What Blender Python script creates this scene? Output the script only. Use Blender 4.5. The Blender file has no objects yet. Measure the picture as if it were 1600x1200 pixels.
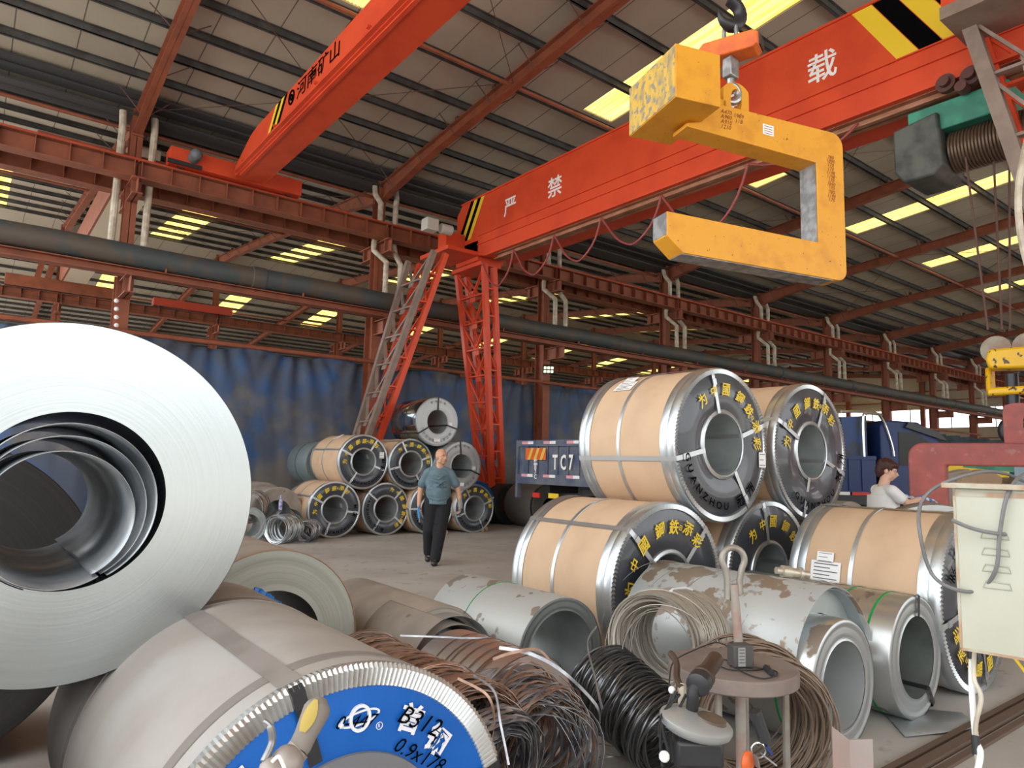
import bpy, math, random
from mathutils import Vector, Matrix, Euler
random.seed(7)
sc = bpy.context.scene
C = sc.collection
PI = math.pi
V = Vector

# ------------------------------------------------------------------ camera
CAMZ = 1.52
FPX = 1090.36
pit, rol, yaw = 0.115551, 0.024865, 0.910790
F = V((math.cos(yaw)*math.cos(pit), math.sin(yaw)*math.cos(pit), math.sin(pit)))
R0 = V((math.sin(yaw), -math.cos(yaw), 0))
U0 = R0.cross(F)
RR = math.cos(rol)*R0 + math.sin(rol)*U0
UU = -math.sin(rol)*R0 + math.cos(rol)*U0
cam = bpy.data.cameras.new('camera')
cam.sensor_width = 36
cam.lens = FPX/1600*36
cam.clip_start = 0.05
cam.clip_end = 600
co = bpy.data.objects.new('camera', cam)
C.objects.link(co)
mw = Matrix((RR, UU, -F)).transposed().to_4x4()
mw.translation = V((0, 0, CAMZ))
co.matrix_world = mw
sc.camera = co

def ray(u, v):
    return F + (u-800)/FPX*RR - (v-600)/FPX*UU
def onY(u, v, Y):
    d = ray(u, v); return V((0, 0, CAMZ)) + d*(Y/d.y)
def onX(u, v, X):
    d = ray(u, v); return V((0, 0, CAMZ)) + d*(X/d.x)
def onZ(u, v, Z):
    d = ray(u, v); return V((0, 0, CAMZ)) + d*((Z-CAMZ)/d.z)
def onD(u, v, D):
    return V((0, 0, CAMZ)) + ray(u, v)*D

# ------------------------------------------------------------------ world and light
w = bpy.data.worlds.new('world')
sc.world = w
w.use_nodes = True
nt = w.node_tree
bg = nt.nodes['Background']
bg.inputs[0].default_value = (0.93, 0.965, 1.0, 1)
bg.inputs[1].default_value = 2.0
sun = bpy.data.lights.new('sun', 'SUN')
sun.energy = 9.0
sun.angle = 0.2
sun.color = (1, 0.95, 0.86)
so = bpy.data.objects.new('sun', sun)
C.objects.link(so)
so.rotation_euler = Euler((math.radians(28), math.radians(18), 0))
sc.view_settings.view_transform = 'Standard'
sc.view_settings.look = 'None'
sc.view_settings.exposure = 0.72
sc.view_settings.gamma = 1
sc.view_settings.use_curve_mapping = False
sc.cycles.max_bounces = 8
sc.cycles.diffuse_bounces = 5
sc.cycles.glossy_bounces = 4
sc.cycles.use_denoising = True
sc.cycles.sample_clamp_indirect = 8

# ------------------------------------------------------------------ materials
MATS = {}
def M(name, col, rough=0.6, metal=0.0, c2=None, scale=8, lo=0.4, hi=0.6, detail=5, stretch=(1, 1, 1),
      c3=None, scale3=3, lo3=0.55, hi3=0.62, bump=0, bscale=40, bstretch=(1, 1, 1), spec=0.5, coat=0,
      rough2=None, trans=0, emit=0, aniso=0):
    if name in MATS: return MATS[name]
    m = bpy.data.materials.new(name); MATS[name] = m
    m.use_nodes = True
    n = m.node_tree.nodes; l = m.node_tree.links
    b = n['Principled BSDF']
    b.inputs['Base Color'].default_value = (*col, 1)
    b.inputs['Roughness'].default_value = rough
    b.inputs['Metallic'].default_value = metal
    b.inputs['Specular IOR Level'].default_value = spec
    b.inputs['Coat Weight'].default_value = coat
    if emit:
        b.inputs['Emission Color'].default_value = (*col, 1); b.inputs['Emission Strength'].default_value = emit
    tc = n.new('ShaderNodeTexCoord')
    def noise(sc_, st, det=5):
        mp = n.new('ShaderNodeMapping'); mp.inputs['Scale'].default_value = st
        l.new(tc.outputs['Object'], mp.inputs[0])
        t = n.new('ShaderNodeTexNoise'); t.inputs['Scale'].default_value = sc_; t.inputs['Detail'].default_value = det
        l.new(mp.outputs[0], t.inputs['Vector']); return t
    def ramp(src, a, b_):
        r = n.new('ShaderNodeMapRange'); r.inputs[1].default_value = a; r.inputs[2].default_value = b_
        l.new(src, r.inputs[0]); return r
    last = None
    def mix(fac, base, c):
        x = n.new('ShaderNodeMix'); x.data_type = 'RGBA'
        l.new(fac, x.inputs[0])
        if isinstance(base, tuple): x.inputs[6].default_value = (*base, 1)
        else: l.new(base, x.inputs[6])
        x.inputs[7].default_value = (*c, 1); return x.outputs[2]
    if c2 is not None:
        t = noise(scale, stretch, detail); r = ramp(t.outputs[0], lo, hi)
        last = mix(r.outputs[0], tuple(col), c2)
        if rough2 is not None:
            rr = n.new('ShaderNodeMapRange'); rr.inputs[3].default_value = rough; rr.inputs[4].default_value = rough2
            l.new(r.outputs[0], rr.inputs[0]); l.new(rr.outputs[0], b.inputs['Roughness'])
    if c3 is not None:
        t = noise(scale3, (1, 1, 1), 4); r = ramp(t.outputs[0], lo3, hi3)
        last = mix(r.outputs[0], last if last is not None else tuple(col), c3)
    if last is not None: l.new(last, b.inputs['Base Color'])
    if bump:
        t = noise(bscale, bstretch, 4)
        bp = n.new('ShaderNodeBump'); bp.inputs['Strength'].default_value = bump; bp.inputs['Distance'].default_value = 0.01
        l.new(t.outputs[0], bp.inputs['Height']); l.new(bp.outputs[0], b.inputs['Normal'])
    return m

def radial(name, cen, cols, rough=0.35, metal=0.9, freq=60, bump=0.15, contrast=0.5):
    """end face of a wound coil: fine rings round the bore (object Y axis)"""
    m = bpy.data.materials.new(name); m.use_nodes = True
    n = m.node_tree.nodes; l = m.node_tree.links; b = n['Principled BSDF']
    b.inputs['Metallic'].default_value = metal; b.inputs['Roughness'].default_value = rough
    tc = n.new('ShaderNodeTexCoord'); sx = n.new('ShaderNodeSeparateXYZ'); l.new(tc.outputs['Object'], sx.inputs[0])
    def mth(op, a, b_):
        q = n.new('ShaderNodeMath'); q.operation = op
        for i, s in enumerate((a, b_)):
            if s is None: continue
            if isinstance(s, (int, float)): q.inputs[i].default_value = s
            else: l.new(s, q.inputs[i])
        return q.outputs[0]
    x = mth('SUBTRACT', sx.outputs[0], cen[0]); z = mth('SUBTRACT', sx.outputs[2], cen[1])
    r = mth('SQRT', mth('ADD', mth('MULTIPLY', x, x), mth('MULTIPLY', z, z)), None)
    ang = mth('ARCTAN2', z, x)
    cb = n.new('ShaderNodeCombineXYZ'); l.new(mth('MULTIPLY', r, freq), cb.inputs[0]); l.new(mth('MULTIPLY', ang, 0.35), cb.inputs[1])
    t = n.new('ShaderNodeTexNoise'); t.inputs['Scale'].default_value = 1.0; t.inputs['Detail'].default_value = 6; t.inputs['Roughness'].default_value = 0.7
    l.new(cb.outputs[0], t.inputs['Vector'])
    mr = n.new('ShaderNodeMapRange'); mr.inputs[1].default_value = 0.5-contrast/2; mr.inputs[2].default_value = 0.5+contrast/2
    l.new(t.outputs[0], mr.inputs[0])
    mx = n.new('ShaderNodeMix'); mx.data_type = 'RGBA'; l.new(mr.outputs[0], mx.inputs[0])
    mx.inputs[6].default_value = (*cols[0], 1); mx.inputs[7].default_value = (*cols[1], 1)
    l.new(mx.outputs[2], b.inputs['Base Color'])
    bp = n.new('ShaderNodeBump'); bp.inputs['Strength'].default_value = bump; bp.inputs['Distance'].default_value = 0.004
    l.new(t.outputs[0], bp.inputs['Height']); l.new(bp.outputs[0], b.inputs['Normal'])
    return m

def sheeting(name, col, seam, pitch, wid, bump=0.3, axis=0, rough=0.8, pitch2=None):
    """sheet lining with straight seams every `pitch` metres"""
    m = M(name, col, rough, 0, c2=tuple(c*0.86 for c in col), scale=0.7, lo=0.35, hi=0.65, bump=bump, bscale=2.2)
    n = m.node_tree.nodes; l = m.node_tree.links; b = n['Principled BSDF']
    tc = n.new('ShaderNodeTexCoord'); sx = n.new('ShaderNodeSeparateXYZ'); l.new(tc.outputs['Object'], sx.inputs[0])
    q = n.new('ShaderNodeMath'); q.operation = 'DIVIDE'; l.new(sx.outputs[axis], q.inputs[0]); q.inputs[1].default_value = pitch
    f = n.new('ShaderNodeMath'); f.operation = 'FRACT'; l.new(q.outputs[0], f.inputs[0])
    g = n.new('ShaderNodeMath'); g.operation = 'LESS_THAN'; l.new(f.outputs[0], g.inputs[0]); g.inputs[1].default_value = wid/pitch
    x = n.new('ShaderNodeMix'); x.data_type = 'RGBA'
    src = b.inputs['Base Color'].links[0].from_socket
    l.new(g.outputs[0], x.inputs[0]); l.new(src, x.inputs[6]); x.inputs[7].default_value = (*seam, 1)
    l.new(x.outputs[2], b.inputs['Base Color'])
    return m

m_steel_red = M('oxide red steel paint', (0.29, 0.082, 0.038), 0.6, c2=(0.2, 0.058, 0.03), scale=3, lo=0.4, hi=0.7, bump=0.05)
m_crane_red = M('crane red paint', (0.68, 0.075, 0.025), 0.42, c2=(0.6, 0.06, 0.022), scale=1.5, lo=0.45, hi=0.62, spec=0.4)
m_leg_grey = M('dusty grey brown paint', (0.26, 0.195, 0.16), 0.6, c2=(0.21, 0.155, 0.125), scale=4)
m_purlin = M('dark galvanised purlin', (0.085, 0.083, 0.08), 0.6, 0.2, c2=(0.055, 0.05, 0.048), scale=3)
m_rod = M('rusty rod', (0.12, 0.06, 0.045), 0.7)
m_pvc = M('aged pvc pipe', (0.62, 0.56, 0.45), 0.5, c2=(0.42, 0.36, 0.28), scale=6)
m_duct = M('dark weathered pipe lagging', (0.055, 0.066, 0.07), 0.6, c2=(0.09, 0.07, 0.055), scale=1.8, lo=0.45, hi=0.55)
m_yellow = M('worn yellow paint', (0.74, 0.33, 0.02), 0.45, c2=(0.6, 0.24, 0.018), scale=5, lo=0.5, hi=0.75, bump=0.04,
             c3=(0.1, 0.06, 0.03), scale3=38, lo3=0.69, hi3=0.72)
m_yellow_scr = M('scratched yellow paint', (0.68, 0.43, 0.07), 0.5, c2=(0.4, 0.29, 0.12), scale=14, lo=0.45, hi=0.62, stretch=(1, 1, 0.45),
             c3=(0.25, 0.24, 0.22), scale3=20, lo3=0.54, hi3=0.6, bump=0.15, bscale=30)
m_bare = M('bare worn steel', (0.42, 0.43, 0.44), 0.42, 0.75, c2=(0.26, 0.26, 0.26), scale=12)
m_galv = M('galvanised steel sheet', (0.64, 0.68, 0.7), 0.3, 0.9, c2=(0.5, 0.54, 0.56), scale=6, lo=0.3, hi=0.7, rough2=0.42)
m_galv_dull = M('dull galvanised sheet', (0.42, 0.45, 0.46), 0.42, 0.6, c2=(0.33, 0.36, 0.36), scale=3)
m_kraft = M('kraft wrapping paper', (0.6, 0.415, 0.265), 0.75, c2=(0.54, 0.365, 0.235), scale=4, lo=0.45, hi=0.7, bump=0.03, bscale=12)
m_navy = M('dark end board', (0.036, 0.041, 0.052), 0.3, c2=(0.05, 0.055, 0.066), scale=3, coat=0.35, bump=0.12, bscale=5)
m_yel_ink = M('yellow lettering', (0.85, 0.6, 0.03), 0.5)
m_blk_ink = M('black lettering', (0.002, 0.002, 0.003), 0.9, spec=0.05)
m_wht_ink = M('white lettering', (0.85, 0.86, 0.88), 0.5)
m_paper = M('white label paper', (0.85, 0.85, 0.83), 0.6)
m_print = M('label print', (0.12, 0.12, 0.14), 0.6)
m_blueface = M('bright blue end board', (0.0, 0.125, 0.52), 0.42, c2=(0.0, 0.105, 0.45), scale=3, coat=0.2)
m_dust = M('dusty grey wrap', (0.36, 0.325, 0.29), 0.8, c2=(0.43, 0.41, 0.39), scale=2.2, lo=0.4, hi=0.62, bump=0.08, bscale=9)
m_dust_dk = M('dusty grey tape', (0.23, 0.205, 0.185), 0.8, c2=(0.28, 0.25, 0.23), scale=5)
m_wet = M('stained galvanised sheet', (0.5, 0.51, 0.49), 0.5, 0.3, c2=(0.27, 0.23, 0.19), scale=6.5, lo=0.63, hi=0.645, detail=2,
          c3=(0.34, 0.3, 0.26), scale3=11, lo3=0.66, hi3=0.68)
m_wet2 = M('mud stained galvanised sheet', (0.52, 0.54, 0.53), 0.45, 0.35, c2=(0.3, 0.235, 0.18), scale=3.6, lo=0.53, hi=0.545, detail=4,
          c3=(0.38, 0.34, 0.3), scale3=12, lo3=0.64, hi3=0.66)
m_dusty_sheet = M('dust covered steel sheet', (0.36, 0.31, 0.26), 0.7, 0.15, c2=(0.27, 0.225, 0.19), scale=2.5, lo=0.4, hi=0.6,
          c3=(0.16, 0.13, 0.11), scale3=14, lo3=0.69, hi3=0.71)
m_inner = M('inner sheet surface', (0.46, 0.5, 0.49), 0.4, 0.5, c2=(0.34, 0.38, 0.37), scale=2)
m_curl = M('curled steel wrap', (0.5, 0.53, 0.55), 0.35, 0.75, c2=(0.24, 0.26, 0.28), scale=3.5, lo=0.4, hi=0.62)
m_dark_steel = M('dark steel', (0.05, 0.05, 0.055), 0.4, 0.6)
m_floor = M('dusty concrete floor', (0.47, 0.445, 0.41), 0.85, c2=(0.38, 0.355, 0.325), scale=0.7, lo=0.4, hi=0.62,
            c3=(0.31, 0.275, 0.245), scale3=5, lo3=0.6, hi3=0.7, bump=0.12, bscale=25)
m_out = M('pale yard concrete', (0.42, 0.4, 0.37), 0.9)
m_tarp = M('dusty blue tarpaulin', (0.035, 0.105, 0.27), 0.6, c2=(0.07, 0.09, 0.135), scale=1.6, lo=0.3, hi=0.55, stretch=(1.2, 1, 0.8), c3=(0.17, 0.155, 0.14), scale3=0.9, lo3=0.5, hi3=0.68, bump=0.35, bscale=5)
m_rubber = M('black rubber', (0.02, 0.02, 0.021), 0.6)
m_blk = M('black plastic', (0.025, 0.025, 0.028), 0.4)
m_grip = M('brown black grip', (0.06, 0.035, 0.025), 0.4)
m_wire_lt = M('light dusty wire', (0.42, 0.38, 0.32), 0.45, 0.4)
m_wire_dk = M('dark steel wire', (0.2, 0.2, 0.205), 0.3, 0.8)
m_wire_br = M('brown dusty wire', (0.25, 0.18, 0.13), 0.6, 0.3)
m_strap_cu = M('bronze coloured strapping', (0.56, 0.37, 0.27), 0.4, 0.6, c2=(0.33, 0.2, 0.14), scale=9)
m_strap_st = M('steel blue strapping', (0.55, 0.56, 0.58), 0.32, 0.75, c2=(0.25, 0.25, 0.27), scale=9)
m_copper = M('bronze tinted sheet', (0.78, 0.58, 0.46), 0.3, 0.8, c2=(0.6, 0.6, 0.62), scale=3.2, lo=0.42, hi=0.58, stretch=(1, 0.4, 1))
m_silverpl = M('silver plastic', (0.42, 0.43, 0.42), 0.35, 0.5)
m_rust = M('rusty pipe', (0.3, 0.2, 0.16), 0.7, c2=(0.36, 0.33, 0.26), scale=6)
m_stool = M('dusty steel plate', (0.25, 0.2, 0.17), 0.75, c2=(0.2, 0.155, 0.135), scale=6)
m_cream = M('cream enamel', (0.48, 0.48, 0.39), 0.5, c2=(0.43, 0.42, 0.33), scale=3)
m_cream_rust = M('rust stained edge', (0.4, 0.25, 0.15), 0.7, c2=(0.46, 0.44, 0.35), scale=14)
m_pink = M('faded red hook paint', (0.42, 0.1, 0.085), 0.55, c2=(0.32, 0.085, 0.075), scale=6, lo=0.35, hi=0.65, c3=(0.4, 0.17, 0.15), scale3=10, lo3=0.62, hi3=0.7, bump=0.1)
m_skin = M('sun tanned skin', (0.56, 0.3, 0.19), 0.5)
m_skin2 = M('light skin', (0.66, 0.4, 0.28), 0.5)
m_shirt = M('teal grey t shirt cloth', (0.13, 0.2, 0.235), 0.85, c2=(0.1, 0.16, 0.19), scale=9, bump=0.3, bscale=10)
m_trouser = M('black trouser cloth', (0.012, 0.012, 0.015), 0.9, bump=0.3, bscale=12)
m_white_cl = M('white cotton', (0.78, 0.78, 0.77), 0.85, bump=0.3, bscale=12)
m_hair = M('dark reddish hair', (0.05, 0.014, 0.012), 0.55, bump=0.5, bscale=60, bstretch=(1, 1, 0.2))
m_glove = M('blue and white glove', (0.7, 0.72, 0.75), 0.8, c2=(0.05, 0.2, 0.5), scale=20, lo=0.48, hi=0.52)
m_glove_g = M('grey work glove', (0.3, 0.3, 0.27), 0.9)
m_truckblue = M('dark blue truck paint', (0.01, 0.032, 0.13), 0.45)
m_truckgrey = M('faded blue truck body', (0.07, 0.095, 0.16), 0.65, c2=(0.14, 0.15, 0.18), scale=3)
m_chrome = M('chrome', (0.8, 0.8, 0.8), 0.15, 1)
m_glass_dk = M('dark window glass', (0.02, 0.022, 0.022), 0.25, spec=0.3)
m_rw = M('red reflector', (0.6, 0.03, 0.02), 0.4)
m_wall = sheeting('cream wall cladding', (0.5, 0.43, 0.33), (0.3, 0.25, 0.2), 0.9, 0.03)
m_roof = sheeting('roof lining foil', (0.43, 0.375, 0.3), (0.12, 0.1, 0.08), 1.0, 0.022, bump=0.35)
m_gutter = M('dark valley gutter', (0.045, 0.045, 0.048), 0.6)
m_green = M('green enamel', (0.05, 0.3, 0.2), 0.45, c2=(0.035, 0.2, 0.14), scale=4)
m_orange = M('orange enamel', (0.8, 0.16, 0.02), 0.4, c2=(0.6, 0.11, 0.02), scale=6)
m_green_line = M('green paint line', (0.0, 0.28, 0.06), 0.5)
m_wood = M('timber', (0.45, 0.28, 0.15), 0.8)
m_card = M('cardboard', (0.45, 0.31, 0.2), 0.85, c2=(0.36, 0.25, 0.16), scale=3)
# translucent roof light
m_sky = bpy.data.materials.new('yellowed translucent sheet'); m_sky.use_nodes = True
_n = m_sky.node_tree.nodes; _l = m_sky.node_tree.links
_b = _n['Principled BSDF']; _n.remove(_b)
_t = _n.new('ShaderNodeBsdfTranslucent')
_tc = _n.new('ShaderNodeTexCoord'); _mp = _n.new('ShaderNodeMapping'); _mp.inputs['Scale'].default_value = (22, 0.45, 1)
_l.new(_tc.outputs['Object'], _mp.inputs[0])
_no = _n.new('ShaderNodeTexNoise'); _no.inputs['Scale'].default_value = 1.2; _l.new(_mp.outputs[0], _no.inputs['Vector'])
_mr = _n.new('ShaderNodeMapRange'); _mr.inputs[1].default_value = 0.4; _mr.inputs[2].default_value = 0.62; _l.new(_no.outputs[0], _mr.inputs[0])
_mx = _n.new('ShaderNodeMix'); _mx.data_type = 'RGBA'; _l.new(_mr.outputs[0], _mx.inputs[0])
_mx.inputs[6].default_value = (0.42, 0.32, 0.095, 1); _mx.inputs[7].default_value = (0.24, 0.165, 0.035, 1)  # darker streaks put the rib shading into the sheet colour
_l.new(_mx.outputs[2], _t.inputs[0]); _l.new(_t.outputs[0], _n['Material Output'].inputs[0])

# ------------------------------------------------------------------ mesh helpers
class G:
    def __init__(s): s.v = []; s.f = []; s.m = []; s.cur = 0
    def add(s, vs, fs):
        o = len(s.v); s.v += [tuple(p) for p in vs]
        s.f += [tuple(i+o for i in f) for f in fs]; s.m += [s.cur]*len(fs); return s
    def mat(s, i): s.cur = i; return s
    def box(s, c, sz, rot=None):
        x, y, z = sz[0]/2, sz[1]/2, sz[2]/2; c = V(c)
        vs = [V((a*x, b*y, d*z)) for d in (-1, 1) for b in (-1, 1) for a in (-1, 1)]
        if rot is not None: vs = [rot @ p for p in vs]
        return s.add([p+c for p in vs], [(0, 2, 3, 1), (4, 5, 7, 6), (0, 1, 5, 4), (2, 6, 7, 3), (0, 4, 6, 2), (1, 3, 7, 5)])
    def bx(s, a, b):
        return s.box([(a[i]+b[i])/2 for i in range(3)], [abs(b[i]-a[i]) for i in range(3)])
    def beam(s, a, b, w, h, up=(0, 0, 1)):
        a = V(a); b = V(b); d = (b-a); L = d.length; d.normalize(); up = V(up)
        if abs(d.dot(up)) > 0.98: up = V((0, 1, 0))
        x = d.cross(up).normalized(); z = x.cross(d)
        R = Matrix((x, d, z)).transposed()
        return s.box((a+b)/2, (w, L, h), R)
    def ibeam(s, a, b, w, h, t=0.02, up=(0, 0, 1)):
        a = V(a); b = V(b); d = (b-a).normalized(); u = V(up)
        if abs(d.dot(u)) > 0.98: u = V((0, 1, 0))
        x = d.cross(u).normalized(); z = x.cross(d)
        s.beam(a, b, t, h, up); s.beam(a+z*(h-t)/2, b+z*(h-t)/2, w, t, up); s.beam(a-z*(h-t)/2, b-z*(h-t)/2, w, t, up)
        return s
    def tube(s, pts, r, n=8, closed=False, cap=True, sx=1.0, up=None):
        pts = [V(p) for p in pts]; N = len(pts); vs = []; fs = []
        rs = r if isinstance(r, (list, tuple)) else [r]*N
        pu = None
        for i, p in enumerate(pts):
            if closed: d = pts[(i+1) % N]-pts[i-1]
            else: d = pts[min(i+1, N-1)]-pts[max(i-1, 0)]
            if d.length < 1e-9: d = V((0, 0, 1))
            d.normalize()
            if up is not None: u = V(up)
            elif pu is None: u = V((0, 0, 1)) if abs(d.z) < 0.9 else V((1, 0, 0))
            else: u = pu
            x = d.cross(u)
            if x.length < 1e-6: x = d.cross(V((1, 0.3, 0)))
            x.normalize(); z = x.cross(d); pu = z
            for k in range(n):
                a = 2*PI*k/n
                if n == 4: a += PI/4
                vs.append(p + x*math.cos(a)*rs[i]*sx + z*math.sin(a)*rs[i])
        for i in range(N if closed else N-1):
            j = (i+1) % N
            for k in range(n):
                k2 = (k+1) % n
                fs.append((i*n+k, i*n+k2, j*n+k2, j*n+k))
        if cap and not closed: fs += [tuple(range(n))[::-1], tuple((N-1)*n+k for k in range(n))]
        return s.add(vs, fs)
    def cyl(s, a, b, r, n=16, r2=None): return s.tube([a, b], [r, r if r2 is None else r2], n)
    def lathe(s, prof, cz=0, cx=0, n=64, a0=0, a1=2*PI, y0=0):
        """profile [(r,y)] spun about the Y axis through (cx,cz)"""
        full = abs(a1-a0-2*PI) < 1e-6; N = n if full else n+1; vs = []; fs = []; K = len(prof)
        for i in range(N):
            a = a0+(a1-a0)*i/n
            for (r, y) in prof: vs.append((cx+r*math.cos(a), y0+y, cz+r*math.sin(a)))
        for i in range(n):
            j = (i+1) % N
            for k in range(K-1): fs.append((i*K+k, j*K+k, j*K+k+1, i*K+k+1))
        return s.add(vs, fs)
    def prism(s, pts, o, u, v, nrm, t):
        """flat polygon pts (a,b) -> o+a*u+b*v, thickness t along nrm"""
        o = V(o); u = V(u); v = V(v); nrm = V(nrm); n = len(pts)
        vs = [o+u*a+v*b for a, b in pts]; vs += [p+nrm*t for p in vs]
        fs = [tuple(range(n))[::-1], tuple(range(n, 2*n))] + [(i, (i+1) % n, (i+1) % n+n, i+n) for i in range(n)]
        return s.add(vs, fs)
    def ball(s, c, r, n=12, sc_=(1, 1, 1), rot=None):
        c = V(c); vs = []; fs = []; m_ = n//2
        for i in range(m_+1):
            th = PI*i/m_
            for k in range(n):
                a = 2*PI*k/n; p = V((math.sin(th)*math.cos(a)*r*sc_[0], math.sin(th)*math.sin(a)*r*sc_[1], math.cos(th)*r*sc_[2]))
                if rot is not None: p = rot @ p
                vs.append(c+p)
        for i in range(m_):
            for k in range(n):
                k2 = (k+1) % n; fs.append((i*n+k, (i+1)*n+k, (i+1)*n+k2, i*n+k2))
        return s.add(vs, fs)
    def merge(s, g, T=None):
        return s.add([T @ V(p) for p in g.v] if T is not None else g.v, g.f)
    def build(s, name, mats, parent=None, W=True, smooth=35, bevel=0):
        me = bpy.data.meshes.new(name)
        off = V((0, 0, 0))
        if W and parent is not None:
            t = parent
            while t.parent: t = t.parent
            off = t.location
        me.from_pydata([tuple(V(p)-off) for p in s.v], [], s.f)
        if not isinstance(mats, (list, tuple)): mats = [mats]
        for m in mats: me.materials.append(m)
        me.polygons.foreach_set('material_index', [min(i, len(mats)-1) for i in s.m])
        me.update()
        if smooth:
            me.shade_smooth(); me.set_sharp_from_angle(angle=math.radians(smooth))
        o = bpy.data.objects.new(name, me); C.objects.link(o)
        if parent is not None: o.parent = parent
        if bevel:
            b = o.modifiers.new('bevel', 'BEVEL'); b.width = bevel; b.segments = 2; b.limit_method = 'ANGLE'
        return o

def thing(name, label, cat, loc=(0, 0, 0), rz=0, group=None):
    o = bpy.data.objects.new(name, None); C.objects.link(o)
    o.empty_display_size = 0.2
    o.location = loc; o.rotation_euler = (0, 0, rz)
    o['label'] = label; o['category'] = cat
    if group: o['group'] = group
    return o
def tag(o, label, cat, group=None, kind=None):
    o['label'] = label; o['category'] = cat
    if group: o['group'] = group
    if kind: o['kind'] = kind
    return o
def struct(o): o['kind'] = 'structure'; return o
def lab(o, s): o['label'] = s; return o

_tc_cache = {}
def text(body, size=1.0, shear=0.0, bold=0.0):
    """mesh of a line of lettering, centred, lying in XY"""
    key = (body, shear, bold)
    if key not in _tc_cache:
        c = bpy.data.curves.new('txt', 'FONT'); c.body = body; c.size = 1; c.shear = shear; c.offset = bold
        c.resolution_u = 2
        o = bpy.data.objects.new('txt', c); C.objects.link(o)
        dg = bpy.context.evaluated_depsgraph_get()
        me = bpy.data.meshes.new_from_object(o.evaluated_get(dg))
        vs = [tuple(v.co) for v in me.vertices]; fs = [tuple(p.vertices) for p in me.polygons]
        bpy.data.objects.remove(o); bpy.data.curves.remove(c); bpy.data.meshes.remove(me)
        xs = [p[0] for p in vs]; ys = [p[1] for p in vs]
        cx = (min(xs)+max(xs))/2; cy = (min(ys)+max(ys))/2
        _tc_cache[key] = ([(x-cx, y-cy) for x, y, z in vs], fs)
    vs, fs = _tc_cache[key]
    return [(x*size, y*size) for x, y in vs], fs
def put_text(g, body, size, o, u, v, shear=0, bold=0, stretch=1.0):
    vs, fs = text(body, size, shear, bold)
    o = V(o); u = V(u); v = V(v)
    g.add([o+u*(a*stretch)+v*b for a, b in vs], fs)
# ================================================================== THE SETTING
XC = [2.373+6*i for i in range(-2, 11)]          # column lines
Y1, Y2, Y3, Y4, Y5 = 16.95, 32.9, 49.1, 65.2, 81.4
ZV, SL = 9.25, 0.1                                # roof height at a valley, slope
XW = 62.6                                         # end wall
SLOPES = [(-16.0, 0.4, 1), (0.4, 16.9, -1), (16.9, 32.9, 1), (32.9, 49.1, -1), (49.1, 65.2, 1), (65.2, 81.4, -1)]
def roofz(Y):
    for a, b, s in SLOPES:
        if a <= Y <= b: return ZV+SL*((Y-a) if s > 0 else (b-Y))
    return ZV

g = G(); g.bx((-7, -16.5, -0.3), (XW+1, 82, 0)); struct(g.build('floor', m_floor))
g = G(); g.bx((-200, -150, -0.35), (300, -16.5, -0.05)); struct(g.build('floor_yard', m_out))
g = G(); g.bx((-200, -16.5, -0.35), (-7, 200, -0.05)); struct(g.build('floor_side_yard', m_out))
# rail groove let into the floor
g = G()
g.bx((3.2, 1.60, 0.0), (9, 1.64, 0.02)); g.bx((3.2, 1.76, 0.0), (9, 1.80, 0.02))
g.bx((3.2, 1.67, 0.0), (9, 1.73, 0.03))
struct(g.build('trim_rail', M('rusty floor rail', (0.13, 0.085, 0.06), 0.7)))

sky_x = [-1.1+6.12*k for k in range(11)]
ns = 0
for si, (a, b, s) in enumerate(SLOPES):
    # strips of translucent sheet
    rng = {0: (-12, -1), 1: (0.9, 11.3), 2: (25.2, 32.3), 3: (35.6, 42.2), 4: (56, 62), 5: (68, 74)}[si]
    wid = 0.95 if si == 1 else 1.2
    cols = [x for x in sky_x if x > -3] if si else []
    off = 0 if si < 4 else 0.2
    g = G()
    xs = [-5]
    if si == 2: cols = [-0.2, 5.87, 10.85, 16.6, 22.8, 28.9, 35, 41.1, 47.2, 53.3, 59.4]
    elif si == 3: cols = [-0.8, 5.1, 11.15, 16.4, 22.9, 29, 35.2, 41.3, 47.4, 53.5, 59.6]
    for x in cols:
        xs += [x+off-wid/2, x+off+wid/2]
    xs.append(XW)
    ys = [a, rng[0], rng[1], b]
    for i in range(len(xs)-1):
        for j in range(3):
            if j == 1 and i % 2 == 1: continue
            p = [(xs[i], ys[j]), (xs[i+1], ys[j]), (xs[i+1], ys[j+1]), (xs[i], ys[j+1])]
            vs = []
            for dz in (0, 0.06):
                vs += [(x, y, ZV+SL*((y-a) if s > 0 else (b-y))+dz) for x, y in p]
            g.add(vs, [(0, 3, 2, 1), (4, 5, 6, 7), (0, 1, 5, 4), (1, 2, 6, 5), (2, 3, 7, 6), (3, 0, 4, 7)])
    struct(g.build('ceiling' if si == 0 else 'ceiling_%d' % si, m_roof))
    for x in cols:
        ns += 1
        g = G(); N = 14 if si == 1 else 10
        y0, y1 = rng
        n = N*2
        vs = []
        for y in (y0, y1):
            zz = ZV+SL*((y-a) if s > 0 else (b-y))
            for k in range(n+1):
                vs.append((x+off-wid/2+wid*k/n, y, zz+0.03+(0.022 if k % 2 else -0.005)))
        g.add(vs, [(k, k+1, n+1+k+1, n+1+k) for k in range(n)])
        struct(g.build('window_%d' % ns, m_sky, smooth=0))

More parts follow.
